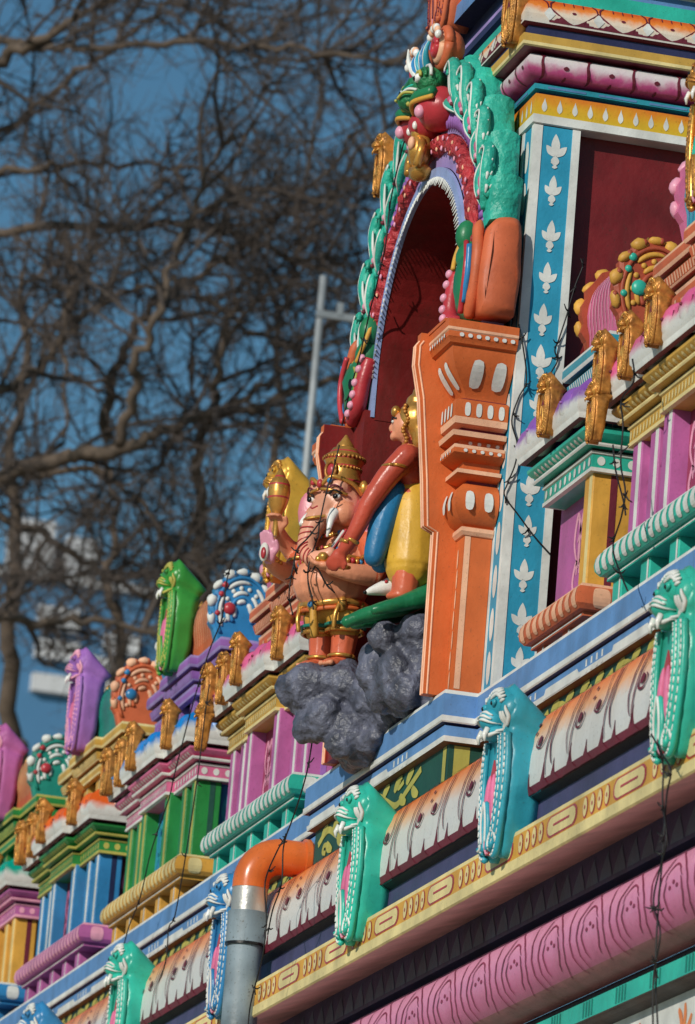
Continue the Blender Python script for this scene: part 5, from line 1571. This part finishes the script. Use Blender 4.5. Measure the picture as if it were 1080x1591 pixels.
# ================================================================== DRAIN PIPE
PIPE = paint('pipe_grey', (112, 128, 138), rough=.45, var=.3, dirt=.55, scale=7)
STEEL = paint('pipe_metal', (176, 174, 170), rough=.32, metal=.6, var=.15)
dp = thing('drain_pipe', 'grey drain pipe with glossy orange elbow coming out of the cornice', 'pipe', (-2.07, 0, 0))
m = MB(); yv = -.185; zc = -.185
P = [(0, .03, zc), (0, -.09, zc)] + [(0, -.09 - .095 * math.sin(a * PI / 20), zc - .095 + .095 * math.cos(a * PI / 20)) for a in range(1, 11)] + [(0, yv, zc - .115)]
m.tube(P, .060, paint('elbow_orange', (206, 98, 18), rough=.22, bump=.08), n=24); m.build('elbow', dp, angle=50)
m = MB(); m.tube([(0, .0, zc), (0, -.018, zc)], .070, MATS['elbow_orange'], n=24); m.build('flange', dp, angle=50)
m = MB(); m.tube([(0, yv, zc - .105), (0, yv, zc - .20)], .0585, STEEL, n=24); m.build('metal_sleeve', dp, angle=50)
m = MB(); m.tube([(0, yv, zc - .195), (0, yv, zc - .30)], .066, PIPE, n=24); m.tube([(0, yv, zc - .298), (0, yv, zc - .306)], .068, BLACK, n=24); m.build('socket', dp, angle=50)
m = MB(); m.tube([(0, yv, zc - .30), (0, yv, GROUND_Z)], .0585, PIPE, n=24); m.build('pipe', dp, angle=50)
m = MB(); m.tube([(0, yv, -.80), (0, yv, -.83)], .063, STEEL, n=24); m.box((-.012, yv, -.825), (.012, .12, -.805), STEEL); m.build('bracket', dp, angle=50)

# ================================================================== WIRES
WIREM = paint('black_wire', (22, 22, 24), rough=.5)
WIRES = [
    [(-0.86, -0.297, 0.9), (-0.86, -0.31, 0.805), (-0.86, -0.324, 0.748), (-0.86, -0.334, 0.678), (-0.86, -0.339, 0.636), (-0.86, -0.34, 0.595), (-0.86, -0.358, 0.525), (-0.86, -0.361, 0.459), (-0.86, -0.342, 0.4), (-0.86, -0.335, 0.369)],
    [(-0.84, -0.344, 0.637), (-0.84, -0.377, 0.586), (-0.84, -0.406, 0.547), (-0.84, -0.411, 0.505), (-0.84, -0.4, 0.47)],
    [(-0.84, -0.367, 0.519), (-0.84, -0.334, 0.489), (-0.84, -0.31, 0.452), (-0.84, -0.277, 0.426)],
    [(-0.86, -0.407, 0.514), (-0.86, -0.415, 0.441), (-0.86, -0.413, 0.391), (-0.86, -0.398, 0.342)],
    [(-0.791, -0.165, 1.952), (-0.89, -0.165, 1.892), (-0.989, -0.165, 1.749), (-1.004, -0.165, 1.617), (-1.06, -0.165, 1.538), (-1.098, -0.165, 1.48), (-1.146, -0.165, 1.429), (-1.229, -0.165, 1.305), (-1.321, -0.165, 1.211), (-1.392, -0.165, 1.121), (-1.437, -0.165, 1.057)],
    [(0.012, 0.191, 1.338), (0.012, 0.197, 1.311), (0.012, 0.181, 1.26), (0.012, 0.168, 1.194), (0.012, 0.158, 1.153), (0.012, 0.14, 1.074), (0.012, 0.13, 1.043), (0.012, 0.141, 1.014), (0.012, 0.122, 0.968), (0.012, 0.117, 0.901), (0.012, 0.098, 0.829), (0.012, 0.118, 0.784)],
    [(0.012, 0.014, 1.105), (0.012, 0.031, 1.038), (0.012, 0.05, 0.941), (0.012, 0.031, 0.879), (0.012, 0.014, 0.807), (0.012, 0.037, 0.741), (0.012, 0.034, 0.677), (0.012, 0.015, 0.616), (0.012, 0.01, 0.576), (0.012, 0.055, 0.527), (0.012, 0.109, 0.466), (0.012, 0.164, 0.421)],
    [(1.616, -0.1, 0.571), (1.647, -0.1, 0.506), (1.544, -0.1, 0.478), (1.574, -0.1, 0.4), (1.575, -0.1, 0.293), (1.634, -0.1, 0.208), (1.621, -0.1, 0.141), (1.561, -0.1, 0.076), (1.631, -0.1, -0.006), (1.722, -0.1, -0.085)],
    [(1.488, -0.1, 0.37), (1.536, -0.1, 0.288), (1.623, -0.1, 0.179), (1.656, -0.1, 0.136)],
    [(2.486, -0.24, -0.626), (2.594, -0.24, -0.698), (2.666, -0.24, -0.749), (2.645, -0.24, -0.815), (2.65, -0.24, -0.959), (2.643, -0.24, -1.068), (2.647, -0.24, -1.179), (2.657, -0.24, -1.275), (2.702, -0.24, -1.39)],
    [(2.58, -0.25, -0.677), (2.633, -0.25, -0.735), (2.653, -0.25, -0.826), (2.704, -0.25, -0.921), (2.676, -0.25, -0.98), (2.634, -0.25, -1.068), (2.704, -0.25, -1.157), (2.676, -0.25, -1.263), (2.693, -0.25, -1.39)],
    [(-3.17, -0.1, 1.06), (-3.242, -0.1, 0.989), (-3.266, -0.1, 0.866), (-3.432, -0.1, 0.777), (-3.629, -0.1, 0.627), (-3.835, -0.1, 0.41), (-3.905, -0.1, 0.322), (-4.132, -0.1, 0.17), (-4.257, -0.1, 0.022), (-4.415, -0.1, -0.074), (-4.495, -0.1, -0.149)],
    [(-3.281, -0.12, 0.628), (-3.319, -0.12, 0.52), (-3.344, -0.12, 0.32), (-3.398, -0.12, 0.122), (-3.447, -0.12, -0.013), (-3.521, -0.12, -0.162), (-3.611, -0.12, -0.195), (-3.606, -0.12, -0.311), (-3.746, -0.12, -0.43), (-3.765, -0.12, -0.538)],
    [(-1.001, -0.27, -0.007), (-1.053, -0.27, -0.119), (-1.229, -0.27, -0.256), (-1.364, -0.27, -0.304), (-1.49, -0.27, -0.383), (-1.429, -0.27, -0.507), (-1.44, -0.27, -0.62), (-1.546, -0.27, -0.757), (-1.559, -0.27, -0.841)],
    [(-1.229, -0.27, -0.256), (-1.278, -0.27, -0.31), (-1.257, -0.27, -0.419), (-1.351, -0.27, -0.486), (-1.393, -0.27, -0.562)],
]
WL = ['black light wire hanging down the elephant headed statue', 'short black wire branching left across the statue trunk', 'short black wire across the belly of the statue', 'black wire hanging by the raised hand of the statue',
      'black wire running up the left side of the arch', 'black wire trailing over the right edge of the lotus pilaster', 'black wire crossing the left edge of the lotus pilaster', 'black wire hanging over the right purple shrine',
      'short black wire beside the yellow pilaster at the right', 'black wire hanging down at the lower right below the teal plaque', 'second tangled black wire at the lower right beside the first', 'black wire hanging over the green shrine from the blue medallion',
      'black wire hanging from the blue cushions to the cornice', 'black wire hanging past the orange pipe elbow', 'short looped black wire beside the pipe elbow']
for wi, (pts, lab) in enumerate(zip(WIRES, WL)):
    m = MB(); P = bez([(x + jit(.004), y, z + jit(.004)) for x, y, z in pts], 6)
    m.tube(P, .0024, WIREM, n=6)
    step = 9
    for i in range(4, len(P) - 2, step):
        p = P[i]
        for q in range(3):
            d = Vector((jit(.02), jit(.02), jit(.02))); m.tube([p, p + d * .5 + Vector((0, 0, -.004)), p + d], [.0032, .0024, .0016], WIREM, n=5)
    o = m.build('light_wire', None, smooth=True); tag(o, lab, 'wire', 'black light wires')

# ================================================================== BACKGROUND
LIMBS = [
    (0.16, [(-34.93, 3.91, 9.1), (-34.83, 4.79, 9.51), (-34.47, 5.27, 9.62), (-34.33, 5.73, 9.78), (-34.58, 6.14, 10.07), (-34.79, 6.74, 10.31), (-34.24, 7.17, 10.49), (-33.81, 7.63, 10.55)]),
    (0.09, [(-34.43, 3.58, 13.41), (-34.19, 4.29, 13.44), (-33.64, 4.63, 13.33), (-33.41, 5.32, 13.39), (-33.32, 6.24, 13.5), (-32.95, 6.91, 13.41), (-32.95, 7.67, 13.43), (-32.93, 8.19, 13.38)]),
    (0.13, [(-31.71, 3.1, 11.93), (-31.57, 3.5, 12.35), (-31.21, 3.78, 12.5), (-30.99, 4.13, 12.7), (-30.58, 4.55, 12.98)]),
    (0.08, [(-36.21, 3.97, 12.9), (-35.9, 4.51, 13.33), (-35.37, 4.9, 13.63), (-35.22, 5.28, 14.02), (-35.28, 5.78, 14.49), (-34.94, 6.07, 14.73)]),
    (0.07, [(-34.89, 3.8, 12.1), (-34.55, 4.47, 12.35), (-34.85, 4.95, 12.55), (-35.15, 5.58, 12.74), (-35.2, 6.11, 12.78), (-35.53, 6.58, 12.71)]),
    (0.1, [(-37.49, 4.18, 12.47), (-37.15, 4.97, 12.54), (-36.56, 5.65, 12.52), (-36.51, 6.42, 12.64), (-36.46, 6.95, 12.56), (-36.25, 7.45, 12.35), (-35.89, 8.05, 12.07), (-35.71, 8.55, 11.93)]),
    (0.075, [(-33.36, 5.3, 9.44), (-33.03, 5.29, 9.79), (-32.74, 5.26, 10.09), (-32.59, 5.35, 10.43), (-32.8, 5.48, 10.95), (-32.74, 5.6, 11.45), (-32.39, 5.66, 11.86), (-31.97, 5.96, 12.28)]),
    (0.085, [(-38.15, 6.06, 10.69), (-37.73, 5.97, 11.18), (-37.3, 6.03, 11.56), (-37.18, 6.21, 11.9), (-36.62, 6.49, 12.13), (-36.4, 6.94, 12.48), (-36.02, 7.41, 12.98), (-35.92, 7.92, 13.72)]),
    (0.11, [(-34.9, 4.01, 9.94), (-34.88, 4.53, 10.33), (-34.95, 4.78, 10.58), (-34.7, 4.95, 10.86), (-34.73, 5.25, 11.17), (-34.43, 5.61, 11.34)]),
    (0.08, [(-36.79, 4.38, 9.78), (-36.42, 5.08, 9.83), (-36.21, 5.62, 9.91), (-35.76, 5.87, 9.63), (-35.51, 6.1, 9.32), (-35.97, 6.55, 9.06), (-35.75, 6.8, 8.59)]),
    (0.1, [(-33.37, 3.97, 7.47), (-33.32, 4.67, 7.6), (-33.4, 5.22, 7.73), (-33.23, 5.92, 7.64), (-33.23, 6.42, 7.59)]),
    (0.13, [(-37.25, 7.05, 7.55), (-36.62, 6.88, 8.39), (-36.16, 6.74, 9.06), (-35.67, 6.54, 9.71), (-35.13, 6.46, 10.22), (-34.61, 6.44, 10.74), (-34.51, 6.5, 11.3)]),
    (0.09, [(-38.87, 7.31, 9.72), (-39.1, 7.79, 10.25), (-39.07, 8.22, 10.73), (-38.89, 8.62, 11.23), (-38.84, 9.13, 11.79)]),
    (0.1, [(-38.49, 4.7, 9.82), (-38.75, 5.56, 9.8), (-39.01, 6.17, 9.6), (-39.17, 6.7, 9.43), (-39.05, 7.16, 9.4), (-39.19, 7.72, 9.71)]),
    (0.07, [(-39.99, 8.22, 10.94), (-39.93, 8.28, 11.79), (-40.16, 8.19, 12.69), (-40.05, 8.3, 13.55), (-39.73, 8.23, 14.32), (-39.54, 8.32, 15.15)]),
    (0.14, [(-40.73, 5.85, 8.03), (-40.22, 5.63, 8.94), (-40.21, 5.63, 9.92), (-40.26, 5.47, 11.03), (-40.47, 5.55, 12.09), (-40.61, 5.41, 13.11)]),
    (0.1, [(-39.83, 6.77, 7.98), (-39.21, 6.59, 8.87), (-39.09, 6.37, 9.5), (-39.32, 6.49, 10.26), (-39.49, 6.29, 10.97)]),
    (0.06, [(-35.92, 5.02, 12.18), (-35.97, 5.14, 11.68), (-35.84, 5.07, 11.11), (-35.65, 5.16, 10.42), (-35.37, 5.1, 9.82)]),
    (0.06, [(-38.26, 7.1, 11.07), (-38.17, 7.59, 11.53), (-37.67, 7.93, 11.73), (-37.35, 8.28, 12.26), (-36.69, 8.47, 12.79), (-36.24, 8.59, 13.23)]),
    (0.06, [(-36.93, 6.31, 12.19), (-37.02, 6.8, 12.01), (-36.96, 7.28, 11.73), (-36.64, 7.75, 11.58), (-36.63, 8.27, 11.79)]),
    (0.05, [(-36.41, 6.9, 14.58), (-36.23, 7.1, 14.84), (-35.68, 7.28, 15.04)]),
    (0.05, [(-35.82, 5.79, 14.22), (-35.24, 6.17, 14.37), (-35.52, 6.53, 14.86)]),
    (0.05, [(-38.27, 7.9, 12.97), (-38.41, 8.17, 13.57), (-37.93, 8.29, 13.95), (-37.52, 8.57, 14.3), (-37.52, 8.88, 14.77)]),
]
BARK = paint('bark', (92, 80, 70), rough=.85, var=.35, scale=5, bscale=20, spec=.15)
TWIG = paint('twig_bark', (80, 72, 68), rough=.85, var=.3, scale=3, bscale=20, spec=.15)
rng = random.Random(11)
def wander(p, d, L, n, k):
    P = [p.copy()]; d = d.normalized()
    for i in range(n):
        d = (d + Vector((rng.uniform(-k, k), rng.uniform(-k, k), rng.uniform(-k, k) + .03))).normalized()
        P.append(P[-1] + d * L / n)
    return P
def side(t, lo, hi):
    a = Vector((rng.gauss(0, 1), rng.gauss(0, 1), rng.gauss(0, 1)))
    a = (a - t * a.dot(t)).normalized(); an = math.radians(rng.uniform(lo, hi))
    return t * math.cos(an) + a * math.sin(an)
def grow(mb, P, r0, level):
    """side branches along polyline P"""
    if level > 3: return
    tot = sum((b - a).length for a, b in zip(P, P[1:]))
    sp = (.0, .39, .18, .10)[level]
    n = max(1, int(tot / sp * rng.uniform(.8, 1.2)))
    for _ in range(n):
        u = rng.uniform(.12, 1.0) * (len(P) - 1); i = min(int(u), len(P) - 2)
        p = P[i].lerp(P[i + 1], u - i); t = (P[i + 1] - P[i]).normalized()
        L = (0, rng.uniform(.9, 2.0), rng.uniform(.45, .95), rng.uniform(.2, .5))[level]
        r = (0, rng.uniform(.018, .032), rng.uniform(.009, .014), rng.uniform(.0045, .007))[level]
        Q = wander(p, side(t, 25, 75), L, (0, 7, 5, 3)[level], (.0, .26, .3, .3)[level])
        mb.tube(Q, [r * (1 - .7 * k / (len(Q) - 1)) for k in range(len(Q))], TWIG, n=(0, 5, 4, 3)[level], cap=False)
        grow(mb, Q, r, level + 1)
def tree(label, trunk, r0, limbs, extra=0.0):
    t = thing('bare_tree', label, 'tree', (trunk[0][0], trunk[0][1], trunk[0][2]), group='bare trees behind the temple')
    off = Vector(trunk[0])
    P = [p - off for p in bez(trunk, 5)]
    m = MB(); m.tube(P, [r0 * (1 - .5 * i / (len(P) - 1)) for i in range(len(P))], BARK, n=12); m.build('trunk', t, smooth=True)
    tw = MB()
    for (r, pts) in limbs:
        Q = [p - off for p in bez(pts, 5)]
        Q = [q + Vector((rng.uniform(-.04, .04), rng.uniform(-.05, .05), rng.uniform(-.04, .04))) for q in Q]
        m = MB(); m.tube(Q, [r * .74 * (1 - .68 * i / (len(Q) - 1)) for i in range(len(Q))], BARK, n=8); m.build('limb', t, smooth=True)
        grow(tw, Q, r, 1)
    tag(tw.build('twigs', t), kind='stuff')
def join(tr, idx):
    out = []
    for i in idx:
        r, p = LIMBS[i]; z = p[0][2] - 1.2
        k = min(range(len(tr)), key=lambda j: abs(tr[j][2] - z)); a = Vector(tr[k]); 
        out.append((r * .78, [tuple(a)] + [tuple(v) for v in p]))
    return out
def lp(i, k): return LIMBS[i][1][k]
T1 = [(-35.2, 2.2, GROUND_Z), (-35.2, 2.3, 2), (-35.3, 2.5, 6), (-35.0, 2.7, 8.5), (-34.9, 2.9, 10.5), (-35, 3.0, 12), (-35, 3.1, 13.5), (-34.8, 3.2, 15)]
tree('big bare tree whose thick limbs reach in from the left', T1, .5, join(T1, [0, 1, 2, 3, 4, 5, 8, 9, 10, 13]))
b1 = LIMBS[11][1][0]
T2 = [(b1[0], b1[1] - .2, GROUND_Z), (b1[0], b1[1] - .1, 0), (b1[0], b1[1], b1[2] - 1), b1]
tree('slender bare tree with upright dark trunk behind the roof ornaments', T2, .3, [LIMBS[i] for i in (11, 12, 14, 18, 19, 6, 7)])
b2 = LIMBS[15][1][0]
T3 = [(b2[0], b2[1] - .2, GROUND_Z), (b2[0], b2[1] - .1, 0), (b2[0], b2[1], b2[2] - 1), b2]
tree('bare tree with a vertical trunk at the left edge', T3, .3, [LIMBS[i] for i in (15, 17, 20, 21, 22)])
b3 = LIMBS[16][1][0]
T4 = [(b3[0], b3[1] - .2, GROUND_Z), (b3[0], b3[1], 0), b3]
tree('small bare tree between the two upright trunks', T4, .22, [LIMBS[16]])
# ------------------------------------------------------------------ lamp pole
PM = paint('pole_grey', (140, 146, 150), rough=.45, metal=.2)
pole = thing('lamp_pole', 'slim pale grey pole with a short cross arm behind the arch', 'pole', (-22.6, 4.6, GROUND_Z))
m = MB(); m.tube([(0, .07, 0), (0.0, .03, 9.0), (.30, -.061, 7.976 - GROUND_Z)][:1] + [(-.106, .022, 6.317 - GROUND_Z), (.303, -.061, 7.976 - GROUND_Z)], [.05, .032, .026], PM, n=12); m.build('post', pole, smooth=True)
m = MB(); m.box((.235, -.08, 7.60 - GROUND_Z + .075), (.265, .26, 7.60 - GROUND_Z + .125), PM); m.build('cross_arm', pole)
m = MB(); m.box((.23, .075, 7.60 - GROUND_Z + .10), (.27, .115, 7.60 - GROUND_Z + .20), PM); m.build('upright_stub', pole)
# ------------------------------------------------------------------ far building
WB = paint('far_white_wall', (190, 192, 196), rough=.8, scale=.5, bscale=3)
GLB = paint('far_sky_reflection_glass', (70, 118, 158), rough=.12, var=.08, scale=.3, bump=0, dirt=0)  # blue base colour stands in for sky reflected in the windows
bl = thing('far_building', 'distant building with white panels and glass coloured as reflected blue sky seen through the branches', 'building', (-101, 17, GROUND_Z))
def hz(z): return z - GROUND_Z
m = MB(); m.box((-8, -2.6, 0), (-.3, 3.0, hz(24.1)), GLB); m.build('glass_wall', bl)
for (ya, za, yb, zb) in ((16.87, 23.54, 17.83, 23.02), (16.87, 22.79, 17.85, 22.36), (18.40, 23.1, 19.2, 22.68), (17.95, 22.55, 18.75, 22.1), (16.87, 22.0, 19.9, 21.6), (14.5, 23.54, 15.6, 23.02), (14.5, 22.79, 15.6, 22.36), (14.5, 22.0, 15.6, 21.6)):
    m = MB(); m.box((-.299, ya - 17, hz(zb)), (-.05, yb - 17, hz(za)), WB); m.build('white_panel', bl)
m = MB(); m.box((-8.2, -2.8, hz(24.102)), (-.1, 3.2, hz(24.3)), WB); m.build('roof_edge', bl)
for (ya, za, yb, zb) in ((16.7, 26.02, 17.5, 25.39), (17.8, 25.76, 18.51, 25.13)):
    m = MB(); m.box((-4.2, ya - 17, hz(24.301)), (-2.4, yb - 17, hz(za)), WB); m.build('roof_cabin', bl)
